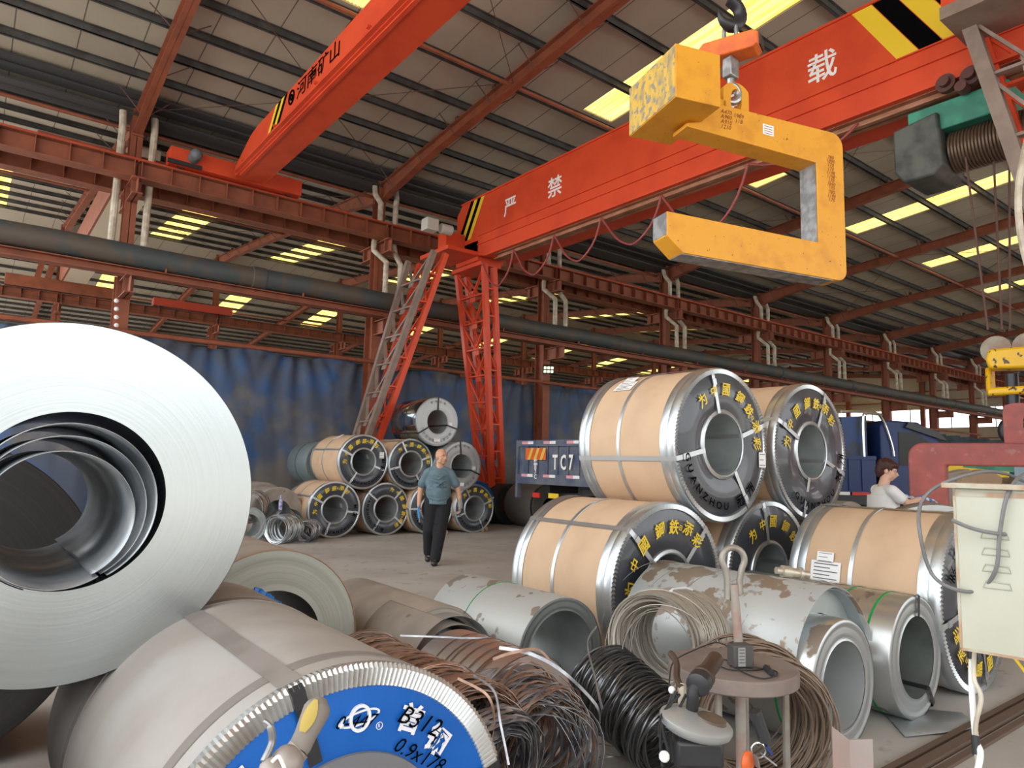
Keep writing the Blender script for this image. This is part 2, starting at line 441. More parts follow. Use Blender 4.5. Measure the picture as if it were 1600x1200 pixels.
# purlins
# unseen pale building, added behind the viewer to block low sky in reflections
g = G(); g.bx((-90, -41, 0), (130, -40, 5.8)); g.bx((-90, -42, 5.8), (130, -39.6, 6.1))
struct(g.build('wall_sky_blocker', M('pale added building', (0.5, 0.5, 0.48), 0.9)))
nt_ = 0
for si, (a, b, s) in enumerate(SLOPES):
    if si == 0: ylist = [-12, -9, -6, -3]
    else:
        offs = [1.4, 2.35, 3.3, 4.25, 5.45] + [6.82+1.33*k for k in range(7)]
        if si > 3: offs = [1.4, 3.3, 5.45, 8.2, 10.8, 13.5]
        ylist = [(a+o_ if s > 0 else b-o_) for o_ in offs if o_ < b-a-0.3]
    for y in ylist:
        nt_ += 1
        z = ZV+SL*((y-a) if s > 0 else (b-y)); hp = 0.15 if si < 2 else 0.12
        g = G()
        g.bx((-5, y-0.012, z-hp), (XW, y+0.012, z-0.003))
        g.bx((-5, y-0.012, z-hp), (XW, y+0.05, z-hp+0.013))
        g.bx((-5, y-0.06, z-0.016), (XW, y+0.012, z-0.003))
        struct(g.build('trim_%d' % nt_, m_purlin, smooth=0))
# valley gutters
for y in (Y1-0.05, Y3):
    nt_ += 1
    g = G()
    for k, (dy, dz) in enumerate([(-0.72, 0.0), (-0.42, -0.06), (-0.15, -0.22), (0.15, -0.22), (0.42, -0.06)]):
        g.beam((-5, y+dy+0.15, ZV-0.02+dz), (XW, y+dy+0.15, ZV-0.02+dz), 0.32, 0.05)
    struct(g.build('trim_%d' % nt_, m_gutter))

# rafters (one per column line and slope) with flange braces
def rafter(X, a, b, s, near):
    global nt_
    nt_ += 1
    g = G()
    lo, hi = (a, b) if s > 0 else (b, a)
    d = 1 if hi > lo else -1
    L = abs(hi-lo)
    def zt(t): return ZV+SL*t-0.2
    prof = [(0.12, 0.48), (2.6, 0.3), (6, 0.3), (L-3, 0.3), (L, 0.45)]
    tf = 0.016; w = 0.2
    pts = [(lo+d*t, zt(t), zt(t)-h) for t, h in prof]
    for (ya, ta, ba), (yb, tb, bb) in zip(pts, pts[1:]):
        for (z0a, z1a, z0b, z1b, ww) in ((ba, ta, bb, tb, 0.012), (ta-tf, ta, tb-tf, tb, w), (ba, ba+tf, bb, bb+tf, w)):
            vs = [(X-ww/2, ya, z0a), (X+ww/2, ya, z0a), (X+ww/2, ya, z1a), (X-ww/2, ya, z1a),
                  (X-ww/2, yb, z0b), (X+ww/2, yb, z0b), (X+ww/2, yb, z1b), (X-ww/2, yb, z1b)]
            g.add(vs, [(0, 1, 2, 3), (4, 7, 6, 5), (0, 4, 5, 1), (1, 5, 6, 2), (2, 6, 7, 3), (3, 7, 4, 0)])
    # end plate
    g.box((X, lo+d*0.12, zt(0)-0.2), (0.24, 0.03, 0.62))
    g.box((X, hi-d*0.02, zt(L)-0.22), (0.24, 0.03, 0.6))
    g.mat(1)
    t = 0.9
    while t < L-1 and near:
        y = lo+d*t; zb = zt(t)-0.3-0.06*max(0, 1-t/2.6)*3
        for sg in (-1, 1):
            g.tube([(X+sg*0.09, y-d*0.02, zb+0.02), (X+sg*0.52, y, zt(t)+0.05)], 0.012, 4)
        g.box((X, y, zt(t)+0.06), (0.1, 0.1, 0.14))
        t += 1.45
    struct(g.build('trim_%d' % nt_, [m_steel_red, m_rod], smooth=0))
for i, X in enumerate(XC):
    if X < -4: continue
    for si, (a, b, s) in enumerate(SLOPES):
        if si == 0 and i > 6: continue
        if si >= 4 and i > 8: continue
        rafter(X, a, b, s, si in (1, 2, 3))

# long red tie struts and wind bracing rods under the roof
def tie(y, z, r, m_):
    global nt_
    nt_ += 1
    g = G(); g.cyl((-5, y, z), (XW, y, z), r, 8); struct(g.build('trim_%d' % nt_, m_))
for y in (11.0, 24.4, 17.35, 40.5):
    tie(y, roofz(y)-0.42, 0.045, m_steel_red)
nt_ += 1
g = G()
for i, X in enumerate(XC[2:9]):
    for (ya, yb) in ((16.4, 11), (11, 5.5), (17.6, 24.4), (24.4, 31)):
        za, zb = roofz(ya)-0.35, roofz(yb)-0.35
        if i % 2 == 0 or ya > 17:
            g.tube([(X, ya, za), (X+3, (ya+yb)/2, (za+zb)/2-0.05), (X+6, yb, zb)], 0.009, 4)
            g.tube([(X, yb, zb), (X+3, (ya+yb)/2, (za+zb)/2-0.07), (X+6, ya, za)], 0.009, 4)
struct(g.build('trim_%d' % nt_, m_rod))

# walls
def girted(name, a, b, axis, zs, mat_=None):
    g = G(); g.bx(a, b); o = struct(g.build(name, mat_ or m_wall)); return o
ZW0, ZW1 = 5.4, 6.95
girted('wall_end_lower', (XW, -16, 0), (XW+0.12, 82, ZW0), 1, ())
girted('wall_end_upper', (XW, -16, ZW1), (XW+0.12, 82, 11.2), 1, ())
girted('wall_far', (-5, 81.5, 0), (XW, 81.62, 5.0), 0, ())
girted('wall_far_upper', (-5, 81.5, 6.6), (XW, 81.62, 9.4), 0, ())
nt_ += 1
g = G()
for z in (1.5, 3.0, 4.5, 7.6, 8.4): g.bx((XW-0.2, -10, z), (XW, 82, z+0.07))
struct(g.build('trim_%d' % nt_, m_steel_red))
for k in range(12):
    nt_ += 1
    g = G(); y = 6+6.2*k
    g.ibeam((XW-0.35, y, 0), (XW-0.35, y, 9.5), 0.25, 0.35); struct(g.build('trim_%d' % nt_, m_steel_red))
nt_ += 1
g = G()
for k in range(22): g.bx((XW-0.05, 4+3.1*k, ZW0), (XW+0.02, 4.06+3.1*k, ZW1))
struct(g.build('trim_%d' % nt_, m_purlin))

# ------------------------------------------------------------------ columns
ORD = ['hidden', 'hidden', 'first', 'second', 'third', 'fourth', 'fifth', 'sixth', 'seventh', 'eighth', 'ninth', 'tenth', 'eleventh']
def column(X, Y, i, row):
    where = {1: 'front row', 2: 'middle row', 3: 'back row'}[row]
    t = thing('steel_column', 'red steel column in the %s, %s from the left' % (where, ORD[i]), 'column', (X, Y, 0), 0,
              'red steel columns of the %s' % where)
    top = roofz(Y)-0.2 if row != 2 else roofz(Y)-0.55
    zc = 7.39
    g = G()
    if row == 1:
        g.ibeam((X, Y, 0), (X, Y, 5.4), 0.28, 0.42, 0.018, up=(0, 1, 0))
        g.ibeam((X, Y, 5.4), (X, Y, top-0.1), 0.24, 0.3, 0.014, up=(0, 1, 0))
    else:
        g.ibeam((X, Y, 0), (X, Y, zc), 0.28, 0.4, 0.018, up=(0, 1, 0))
        g.ibeam((X, Y, zc), (X, Y, top), 0.22, 0.26, 0.014, up=(0, 1, 0))
    g.build('shaft', m_steel_red, t, smooth=0)
    for sg in (-1, 1):
        g = G()
        g.bx((X-0.1, Y+sg*0.15, 7.02), (X+0.1, Y+sg*0.85, 7.05))
        g.bx((X-0.12, Y+sg*0.15, 7.36), (X+0.12, Y+sg*0.85, 7.39))
        g.bx((X-0.01, Y+sg*0.15, 7.02), (X+0.01, Y+sg*0.84, 7.39))
        g.bx((X-0.1, Y+sg*0.6, 7.02), (X+0.1, Y+sg*0.62, 7.39))
        g.build('crane_bracket', m_steel_red, t, smooth=0)
    if row == 1:
        g = G()
        g.bx((X-0.1, Y-1.05, 4.85), (X+0.1, Y-0.2, 4.87)); g.bx((X-0.1, Y-1.05, 5.21), (X+0.1, Y-0.2, 5.23))
        g.bx((X-0.01, Y-1.04, 4.85), (X+0.01, Y-0.2, 5.22)); g.bx((X-0.1, Y-0.75, 4.85), (X+0.1, Y-0.73, 5.22))
        g.build('pipe_bracket', m_steel_red, t, smooth=0)
    return t
for i, X in enumerate(XC):
    if i >= 2: column(X, Y1, i, 1)
    if i >= 2: column(X, Y2, i, 2)
    if i >= 2 and i < 12: column(X, Y3, i, 3)

# runway girders: one length per bay
def runway(Ya, name, label, grp, i0, i1, z1=7.8, h=0.4, detail=True):
    for i in range(i0, i1):
        xa, xb = XC[i]+0.02, XC[i+1]-0.02
        g = G()
        g.ibeam((xa, Ya, z1-h/2), (xb, Ya, z1-h/2), 0.34, h, 0.02)
        if detail:
            k = 10
            for j in range(k+1):
                x = xa+0.05+(xb-xa-0.1)*j/k
                g.bx((x-0.008, Ya-0.16, z1-h+0.02), (x+0.008, Ya+0.16, z1-0.02))
        o = g.build('runway_girder', m_steel_red, smooth=0)
        tag(o, label % ORD[min(i, 12)], 'girder', grp)
runway(16.4, 'rg', 'ribbed red crane runway girder on the near side of the front columns, %s bay', 'near crane runway girders', 1, 12)
runway(17.5, 'rg', 'ribbed red crane runway girder behind the front columns, %s bay', 'runway girders behind the front columns', 1, 12)
runway(32.35, 'rg', 'distant red crane runway girder in front of the middle columns, %s bay', 'runway girders at the middle row', 1, 12)
runway(48.6, 'rg', 'far distant red crane runway girder at the back columns, %s bay', 'runway girders at the back row', 1, 11, detail=False)
g = G(); g.bx((-4.5, 16.36, 7.8), (XC[-1], 16.44, 7.88)); tag(g.build('crane_rail', m_crane_red), 'thin bright red crane rail along the near runway girder', 'rail')

# duct and its bearer
g = G()
xs = [-5+1.0*k for k in range(68)]
pts = [(x, 16.1, 5.66+0.012*math.sin(x*1.3)) for x in xs]
g.tube(pts, 0.24, 20)
t = thing('duct', 'long dark lagged pipe running along the front columns', 'pipe', (0, 16.1, 5.4))
g.build('pipe', m_duct, t)
for k in range(2, 13):
    g = G()
    x = XC[k]+random.choice([1.2, 3.4, 4.6])-0.8
    g.lathe([(0.235, -0.16), (0.262, -0.14), (0.262, 0.14), (0.235, 0.16)], n=20)
    n0 = len(g.v)-20*4
    for q in range(n0, len(g.v)):
        a, b_, c_ = g.v[q]; g.v[q] = (x+b_, 16.1+a, 5.66+c_)
    g.build('joint_collar', m_duct, t)
g = G()
g.ibeam((-5, 16.12, 5.31), (XC[-1], 16.12, 5.31), 0.3, 0.16, 0.016)
for k in range(22): g.bx((-3+3*k, 15.93, 5.38), (-2.97+3*k, 15.97, 5.47))
tag(g.build('pipe_bearer', m_steel_red, smooth=0), 'red channel beam bearing the long dark pipe', 'beam')

# thin rail that carries the tarpaulin
g = G(); g.cyl((-4.5, 16.55, 4.12), (XC[-3], 16.55, 4.12), 0.055, 10)
tag(g.build('tarpaulin_rail', m_steel_red), 'thin dusty red tube above the blue tarpaulin', 'rail')

# rainwater pipes at the front columns
for i, X in enumerate(XC[2:11]):
    for k, dx in enumerate((-0.32, 0.3)):
        g = G()
        xx = X+dx; y = Y1-0.2 if k == 0 else Y1-0.25
        if i < 1:
            pts = [(xx, y, 9.0), (xx+0.02, y, 8.7), (xx, y, 5.95)]
        else:
            pts = [(xx+0.12, y+0.1, 9.0), (xx+0.1, y, 8.72), (xx+(0.2 if k == 0 else 0), y-0.15, 8.45), (xx+(0.2 if k == 0 else 0), y-0.15, 7.9)]
            pts += [(xx+(0.1 if k == 0 else 0.05), y-0.05, 7.35), (xx+0.1, y-0.05, 7.15), (xx+(0.34 if k == 0 else 0.12), y-0.35, 6.8), (xx+(0.34 if k == 0 else 0.12), y-0.35, 5.95)]
        g.tube(pts, 0.075, 10)
        tag(g.build('drain_pipe', m_pvc), 'cream plastic rainwater pipe, %s of the pair on the %s front column' % (('left', 'right')[k], ORD[i+2]),
            'pipe', 'rainwater pipes on the front columns')

# ------------------------------------------------------------------ tarpaulin
def tarp(xa, xb, ya, yb, top, label, seed, name='tarpaulin', rings=True):
    rnd = random.Random(seed)
    nx, nz = int((xb-xa)*16), 44
    ph = [rnd.uniform(0, 6) for _ in range(6)]
    vs = []
    span = 2.1
    for j in range(nz+1):
        tz = j/nz
        for i in range(nx+1):
            tx = i/nx; x = xa+(xb-xa)*tx
            q = (x-xa)/span; fr = q-math.floor(q)
            d = min(fr, 1-fr)                     # distance from a hanging point
            sag = 0.16*math.sin(PI*fr)**1.2
            zt_ = top-sag*(1-0.0)
            z = zt_*(1-tz)+0.02*tz
            fan = math.exp(-tz*3.2)
            dep = 0.05*fan*math.sin((fr-0.5)*(9+26*fan))*(0.4+d*2)
            dep += 0.008*math.sin(x*5.1+ph[0]+tz*1.5)*(0.3+tz)+0.008*math.sin(x*11+ph[1]-tz*3)
            dep += 0.025*math.sin(x*2.3+ph[2]+tz*5)+0.005*math.sin(x*23+ph[3]+3*math.sin(tz*7))*(0.5)
            y = ya+(yb-ya)*tx-0.12+dep-0.15*math.sin(PI*tz)*0.5
            vs.append((x, y, z))
    fs = [(j*(nx+1)+i, j*(nx+1)+i+1, (j+1)*(nx+1)+i+1, (j+1)*(nx+1)+i) for j in range(nz) for i in range(nx)]
    g = G(); g.add(vs, fs)
    o = g.build(name, m_tarp, smooth=80)
    md = o.modifiers.new('s', 'SOLIDIFY'); md.thickness = 0.008
    tag(o, label, 'tarpaulin', 'blue tarpaulins hung between the columns')
    return o
tarp(-3.0, 8.5, 17.5, 17.5, 4.26, 'large dusty blue tarpaulin hanging behind the leftmost coil stack', 1)
tarp(8.65, 14.5, 17.5, 17.5, 4.26, 'blue tarpaulin hanging between the two lattice crane legs', 2)
tarp(14.95, 18.0, 17.5, 17.6, 4.3, 'bright blue tarpaulin gathered right of the column with floodlight', 3)
tarp(18.0, 25, 17.7, 17.7, 3.5, 'blue tarpaulin hidden behind the dump truck', 4)

# floodlight on third column
p = onY(857, 577, 16.4)
t = thing('floodlight', 'small square lit floodlight clamped to the third front column', 'lamp', p)
g = G(); R = Euler((math.radians(25), 0, math.radians(-35))).to_matrix()
g.box(p, (0.36, 0.07, 0.28), R); g.build('housing', m_blk, t)
g = G(); g.beam(p+V((0, 0.03, 0)), (XC[4], 16.75, p.z), 0.03, 0.03); g.build('bracket', m_bare, t)
g = G()
for i in range(3):
    for j in range(2): g.box(p+R@V((-0.11+0.11*i, -0.04, -0.06+0.12*j)), (0.08, 0.01, 0.08), R)
g.build('lamp_face', M('lit lamp face', (0.8, 0.85, 0.6), 0.4, emit=0.8), t)
# ================================================================== CRANES
# -- gantry crane girder
XG, XG2 = 9.88, 10.7
def gz(r): return CAMZ+r*XG
zb, zm, ztop = gz(0.526), gz(0.575), gz(0.693)
YG0, YG1 = 2.2, 15.3
t = thing('gantry_crane', 'big bright red gantry crane girder on lattice legs across the hall', 'crane', ((XG+XG2)/2, 15, 0))
g = G()
h_end = 0.55
prof = [(YG0, zb), (YG1-1.6, zb), (YG1-1.0, zb+0.1), (YG1, zb+0.45), (YG1, ztop-0.25), (YG1-0.25, ztop), (YG0, ztop)]
g.prism(prof, (XG, 0, 0), (0, 1, 0), (0, 0, 1), (1, 0, 0), XG2-XG)
for dz in (0.37, 0.6):   # ledges along the lower web
    g.bx((XG-0.035, YG0, zb+dz), (XG, YG1-1.0, zb+dz+0.02))
g.bx((XG-0.1, YG0, zb-0.02), (XG2+0.1, YG1-1.4, zb+0.02))
g.bx((XG-0.03, YG0, ztop-0.02), (XG2+0.03, YG1-0.2, ztop+0.02))
girder_ = g.build('box_girder', m_crane_red, t)
# lower running beam with a dusty brown flange
g = G(); g.ibeam((XG+0.12, YG0, zb-0.08), (XG+0.12, YG1-1.7, zb-0.08), 0.22, 0.14, 0.02)
g.build('hoist_beam', M('worn brown runner', (0.3, 0.12, 0.06), 0.6, c2=(0.42, 0.2, 0.12), scale=3), t)
# warning stripes
def stripe(y0, w, col, nm, dirn, za=0.42, zc=0.0):
    g = G(); sl = 0.62*dirn
    z0, z1 = zb+0.62, ztop-0.01
    g.add([(XG-0.004, y0, z0), (XG-0.004, y0+w, z0), (XG-0.004, y0+w+sl, z1), (XG-0.004, y0+sl, z1)], [(0, 1, 2, 3)])
    lab(g.build('warning_stripe', col, girder_, smooth=0), nm)
for k, c in enumerate((m_yel_ink, m_blk_ink, m_yel_ink, m_blk_ink)):
    stripe(14.95-0.155*(k+1)+0.31, 0.15, (m_blk_ink, m_yel_ink)[k % 2], 'black and yellow warning stripe'.replace('black and yellow', ('black', 'yellow')[k % 2]), -0.95)
for k in range(4):
    stripe(4.05-0.3*(k+1), 0.29, (m_yel_ink, m_blk_ink)[k % 2], ('yellow', 'black')[k % 2]+' warning stripe', 1.0)
for ch, y in (('严', 12.98), ('禁', 11.34), ('超', 6.75), ('载', 5.13)):
    g = G(); put_text(g, ch, 0.5, (XG-0.006, y, gz(0.63)), (0, -1, 0), (0, 0, 1), bold=0.012)
    lab(g.build('lettering', m_wht_ink, girder_, smooth=0), 'white lettering')

# lattice legs -------------------------------------------------
def lattice(tops, bots, nb, name, label, mA, mB, cw0, cw1, parent):
    """tops/bots: four corners a(near,-X) b(far Y,-X) c(near,+X) d; face a-b gets mA, the rest mB"""
    o = thing_part = None
    tops = [V(p) for p in tops]; bots = [V(p) for p in bots]
    def P(k, t_): return tops[k].lerp(bots[k], t_)
    g = G()
    ts = [i/nb for i in range(nb+1)]
    for k in range(4):
        g.mat(0 if k in (0, 1) and mA is not mB else 1)
        g.beam(tops[k], bots[k], cw0, cw0, up=(0, 1, 0))
    def face(k, l, mi):
        for i in range(nb):
            g.mat(mi)
            t0, t1 = ts[i], ts[i+1]
            g.beam(P(k, t1), P(l, t1), cw1, cw1*0.4)
            mid = (P(k, t1)+P(l, t1))/2
            g.beam(P(k, t0), mid, cw1*0.8, cw1*0.4); g.beam(P(l, t0), mid, cw1*0.8, cw1*0.4)
            u = (P(l, t1)-P(k, t1)).normalized(); d = (P(k, 1)-P(k, 0)).normalized()
            s_ = min(0.22, (P(l, t1)-P(k, t1)).length*0.26)
            n_ = u.cross(d).normalized()
            R = Matrix((u, n_, d)).transposed()
            g.box(mid, (s_, 0.02, s_*1.3), R)
    face(0, 1, 0); face(2, 3, 1)
    def lad(k, l, mi):
        g.mat(mi)
        for i in range(nb):
            a = P(k, ts[i+1]-0.02); b = P(l, ts[i+1]-0.02); g.beam(a, b, cw1*1.4, 0.04)
            if i % 2: g.beam(P(k, ts[i]), P(l, ts[i+1]), cw1*0.6, 0.03)
    lad(0, 2, 1); lad(1, 3, 1)
    o = g.build(name, [mA, mB], parent, smooth=0)
    lab(o, label)
    return o
def leg_box(topc, botc, wy0, wy1, wx0, wx1):
    (x, y, z), (X, Y, Z) = topc, botc
    tops = [(x, y, z), (x, y+wy0, z), (x+wx0, y, z), (x+wx0, y+wy0, z)]
    bots = [(X, Y, Z), (X, Y+wy1, Z), (X+wx1, Y, Z), (X+wx1, Y+wy1, Z)]
    return tops, bots
pT = onY(678, 392, 14.3); pB = onY(577, 675, 14.75)
d = (pB-pT)/(pT.z-pB.z)
b0 = pB+d*(pB.z-0.35)
tp, bt = leg_box(pT, b0, 1.25, 0.42, 0.34, 0.3)
lattice(tp, bt, 9, 'lattice_leg', 'grey and red lattice leg', m_leg_grey, m_crane_red, 0.13, 0.09, t)
pT = onY(757, 415, 14.3); pB = onY(768, 748, 14.75)
d = (pB-pT)/(pT.z-pB.z)
b1 = pB+d*(pB.z-0.35)
tp, bt = leg_box(pT, b1, 1.25, 0.42, 0.3, 0.34)
lattice(tp, bt, 9, 'lattice_leg', 'red lattice leg', m_crane_red, m_crane_red, 0.13, 0.09, t)
g = G()   # head piece joining the legs to the girder
g.bx((8.95, 14.25, 6.8), (9.9, 15.6, 6.9)); g.bx((9.95, 14.25, zb-0.12), (10.6, 15.6, zb-0.02)); g.bx((XG, 14.3, zb-0.02), (XG2, 15.3, zb+0.5))
g.bx((9.3, 14.9, 6.9), (XG, 15.3, 7.5))
g.build('leg_head', m_crane_red, t)
g = G(); g.bx((b0.x-0.5, 14.65, 0.1), (b1.x+0.8, 15.25, 0.36))
for x in (b0.x-0.2, b1.x+0.4): g.cyl((x, 14.8, 0.2), (x, 15.1, 0.2), 0.2, 16)
g.build('ground_beam', m_crane_red, t)
# near leg at the right edge
pT = onX(1512, 30, 9.5); pB = onX(1590, 400, 9.5)
dl = (pB-pT)/(pT.z-pB.z); b2 = pB+dl*(pB.z-0.4)
pT2 = V((XG2+0.6, pT.y, pT.z))
tops = [(pT.x, pT.y-1.0, pT.z), (pT.x, pT.y, pT.z), (pT.x+0.4, pT.y-1.0, pT.z), (pT.x+0.4, pT.y, pT.z)]
bots = [(b2.x, b2.y-1.1, 0.4), (b2.x, b2.y-0.65, 0.4), (b2.x+0.4, b2.y-1.1, 0.4), (b2.x+0.4, b2.y-0.65, 0.4)]
lattice(tops, bots, 8, 'lattice_leg', 'grey and red lattice leg at the right edge', m_leg_grey, m_crane_red, 0.16, 0.1, t)
tops2 = [(10.9, pT.y-1.0, pT.z), (10.9, pT.y, pT.z), (11.2, pT.y-1.0, pT.z), (11.2, pT.y, pT.z)]
bots2 = [(13.2, b2.y-0.5, 0.4), (13.2, b2.y, 0.4), (13.6, b2.y-0.5, 0.4), (13.6, b2.y, 0.4)]
lattice(tops2, bots2, 8, 'lattice_leg', 'red lattice leg', m_crane_red, m_crane_red, 0.14, 0.09, t)
g = G(); g.bx((9.0, pT.y-1.05, pT.z), (11.4, pT.y+0.12, pT.z+0.16)); g.mat(1); g.bx((9.0, pT.y-1.06, pT.z-0.16), (11.4, pT.y+0.14, pT.z))
g.build('leg_head', [m_crane_red, m_leg_grey], t)
# motor on the head
p = onY(672, 352, 14.4)
g = G(); g.box(p, (0.34, 0.3, 0.3)); g.cyl(p+V((0.3, 0, 0)), p+V((0.62, 0, 0)), 0.13, 14)
lab(g.build('drive_motor', M('pale grey motor', (0.5, 0.5, 0.45), 0.5), t, bevel=0.02), 'pale grey motor')

# festoon cables
hy = [14.05, 12.75, 11.3, 9.84, 8.26, 6.42, 4.6]
for k in range(6):
    a, b_ = hy[k], hy[k+1]
    sg = 0.75 if k < 4 else (0.95 if k == 4 else 0.25)
    pts = [(9.84+0.02*math.sin(q), a+(b_-a)*q/16, zb-0.12-sg*4*(q/16)*(1-q/16)*(0.75+0.5*q/16)) for q in range(17)]
    g = G(); g.tube(pts, 0.022, 6)
    tag(g.build('festoon_cable', M('dull red cable', (0.3, 0.05, 0.045), 0.5)), 'red cable loop hanging under the gantry girder, %s from the left' % ('first', 'second', 'third', 'fourth', 'fifth', 'sixth')[k],
        'cable', 'festoon cable loops of the gantry')

# -- green hoist on the gantry
t = thing('hoist', 'green and black electric rope hoist under the gantry girder', 'hoist', (10.3, 3.7, 5.4))
hx = 10.2
g = G(); g.bx((hx-0.3, 2.75, 6.12), (hx+0.3, 3.95, 6.5)); g.build('frame', m_green, t, bevel=0.02)
g = G()
P = [onX(1440, 180, hx-0.4), onX(1440, 235, hx-0.4)]
g.prism([(3.5, 5.62), (3.62, 5.5), (4.0, 5.5), (4.12, 5.68), (4.12, 6.28), (3.55, 6.36)], (hx-0.38, 0, 0), (0, 1, 0), (0, 0, 1), (1, 0, 0), 0.75)
lab(g.build('gearbox', M('grimy grey casing', (0.1, 0.105, 0.095), 0.5, c2=(0.04, 0.045, 0.04), scale=3), t, bevel=0.03), 'grimy grey gearbox')
g = G()
pr = []
for k in range(26):
    y = -0.5+k*0.04; pr += [(0.27, y), (0.285, y+0.01), (0.285, y+0.03), (0.27, y+0.04)]
g.lathe([(0.02, -0.5)]+pr+[(0.02, 0.56)], cz=5.86, cx=hx, n=32, y0=2.95)
lab(g.build('rope_drum', M('brown greased drum', (0.12, 0.08, 0.055), 0.4, 0.5), t), 'brown rope drum')
g = G()
for (yy, zz, rr) in [(onX(u_, v_, XG-0.05).y, onX(u_, v_, XG-0.05).z, r_) for u_, v_, r_ in ((1480, 132, 0.12), (1519, 120, 0.125), (1507, 140, 0.07))]:
    g.cyl((XG-0.12, yy, zz), (XG-0.03, yy, zz), rr, 24); g.cyl((XG-0.2, yy, zz), (XG-0.12, yy, zz), 0.07, 16)

lab(g.build('trolley_wheel', M('dark red brown trolley', (0.1, 0.035, 0.03), 0.5), t), 'dark trolley wheels')
g = G()
bx_, by_ = 10.1, 3.02
for (dx, dy, x1) in ((-0.2, 0.28, 0), (-0.02, 0.02, 0), (0.1, -0.12, 0)):
    g.cyl((hx+dx, by_+dy, 5.7), (bx_+dx*0.6, by_+dy*0.45, 3.35), 0.014, 6)
lab(g.build('hoist_rope', m_rod, t), 'brown steel rope')
# yellow hook block
p = onD(1582, 570, 1.0); s_ = (10.1)/p.x; 
pb = onX(1580, 572, 10.1)
t = thing('hook_block', 'chipped yellow hook block hanging at the right edge', 'hook', pb)
g = G()
g.prism([(-0.3, 0.02), (-0.26, -0.1), (0.25, -0.12), (0.3, 0.1), (0.24, 0.16), (-0.26, 0.14)], pb+V((0.14, 0.0, 0.06)), (0.3, -0.95, 0), (0, 0, 1), (-1, -0.3, 0), 0.3)
g.bx((pb.x-0.1, pb.y-0.3, pb.z-0.36), (pb.x+0.1, pb.y+0.26, pb.z-0.26))
g.bx((pb.x-0.1, pb.y+0.2, pb.z-0.36), (pb.x+0.1, pb.y+0.26, pb.z+0.0))
g.bx((pb.x-0.14, pb.y-0.36, pb.z-0.42), (pb.x+0.14, pb.y-0.24, pb.z+0.28))
g.build('casing', M('chipped yellow paint', (0.85, 0.5, 0.01), 0.4, c2=(0.08, 0.05, 0.03), scale=14, lo=0.6, hi=0.63), t, bevel=0.03)
for dy in (0.14, -0.2):
    g = G(); g.cyl((pb.x-0.05, pb.y+dy, pb.z+0.22), (pb.x+0.05, pb.y+dy, pb.z+0.22), 0.17, 24); g.build('sheave', m_rust, t)
g = G(); g.cyl((pb.x, pb.y, pb.z-0.1), (pb.x, pb.y, pb.z-0.6), 0.07, 14)
pts = [(pb.x, pb.y, pb.z-0.55)]+[(pb.x, pb.y-0.02+0.13*math.sin(a), pb.z-0.8+0.13*math.cos(a)) for a in [0.3*k-0.2 for k in range(14)]]
g.tube(pts, [0.07]*2+[0.075]*8+[0.06, 0.05, 0.045, 0.035, 0.02], 12)
lab(g.build('hook', m_dark_steel, t), 'dark steel hook')

# -- red C hook at the right
u = V((-0.24, 0.97, 0)).normalized(); n_ = V((u.y, -u.x, 0)); up = V((0, 0, 1))
P0 = V((9.95, 2.72, 0))
zt_ = onX(1500, 692, 9.8).z
zi = onX(1470, 727, 9.65).z; zbt = 0.98
L_ = 1.33
t = thing('c_hook', 'faded red C shaped coil hook beside the worker', 'hook', P0)
g = G()
r = 0.18
corner = [(L_-r+r*math.sin(a), zt_-r+r*math.cos(a)) for a in [PI/2*k/6 for k in range(7)]]
w_ = 0.42
outline = [(-1.2, zt_)]+corner+[(L_, zbt-0.55), (L_-0.35, zbt-0.62), (-1.2, zbt-0.62), (-1.2, zbt-0.32), (L_-w_, zbt-0.32), (L_-w_, zi), (-1.2, zi)]
g.prism(outline, P0, u, up, n_, 0.22)
g.build('hook_body', m_pink, t, bevel=0.02)
g = G()
pts = [(0.36*math.cos(a), 0.36*math.sin(a)) for a in [PI*k/16 for k in range(17)]]
e = []
z1, z2 = zt_-0.02, zt_+0.45
oo = [(-0.33, z1), (-0.3, z2), (0.0, z2+0.08), (0.27, z2), (0.3, z1)]
# lug as a ring: outer and inner loops
N = 24
out_ = []; inn = []
for k in range(N):
    a = 2*PI*k/N
    ca, sa = math.cos(a), math.sin(a)
    out_.append((0.3*max(-1, min(1, ca*1.3)), zt_+0.2+0.28*max(-1, min(1, sa*1.3))))
    inn.append((0.11*ca, zt_+0.22+0.19*sa))
vs = []
for off in (0.05, 0.17):
    vs += [P0+u*a+up*b+n_*off for a, b in out_]+[P0+u*a+up*b+n_*off for a, b in inn]
fs = []
for k in range(N):
    j = (k+1) % N
    fs += [(k, j, N+j, N+k), (2*N+k, 3*N+k, 3*N+j, 2*N+j), (k, 2*N+k, 2*N+j, j), (N+k, N+j, 3*N+j, 3*N+k)]
g.add(vs, fs)
g.build('lifting_lug', m_pink, t)

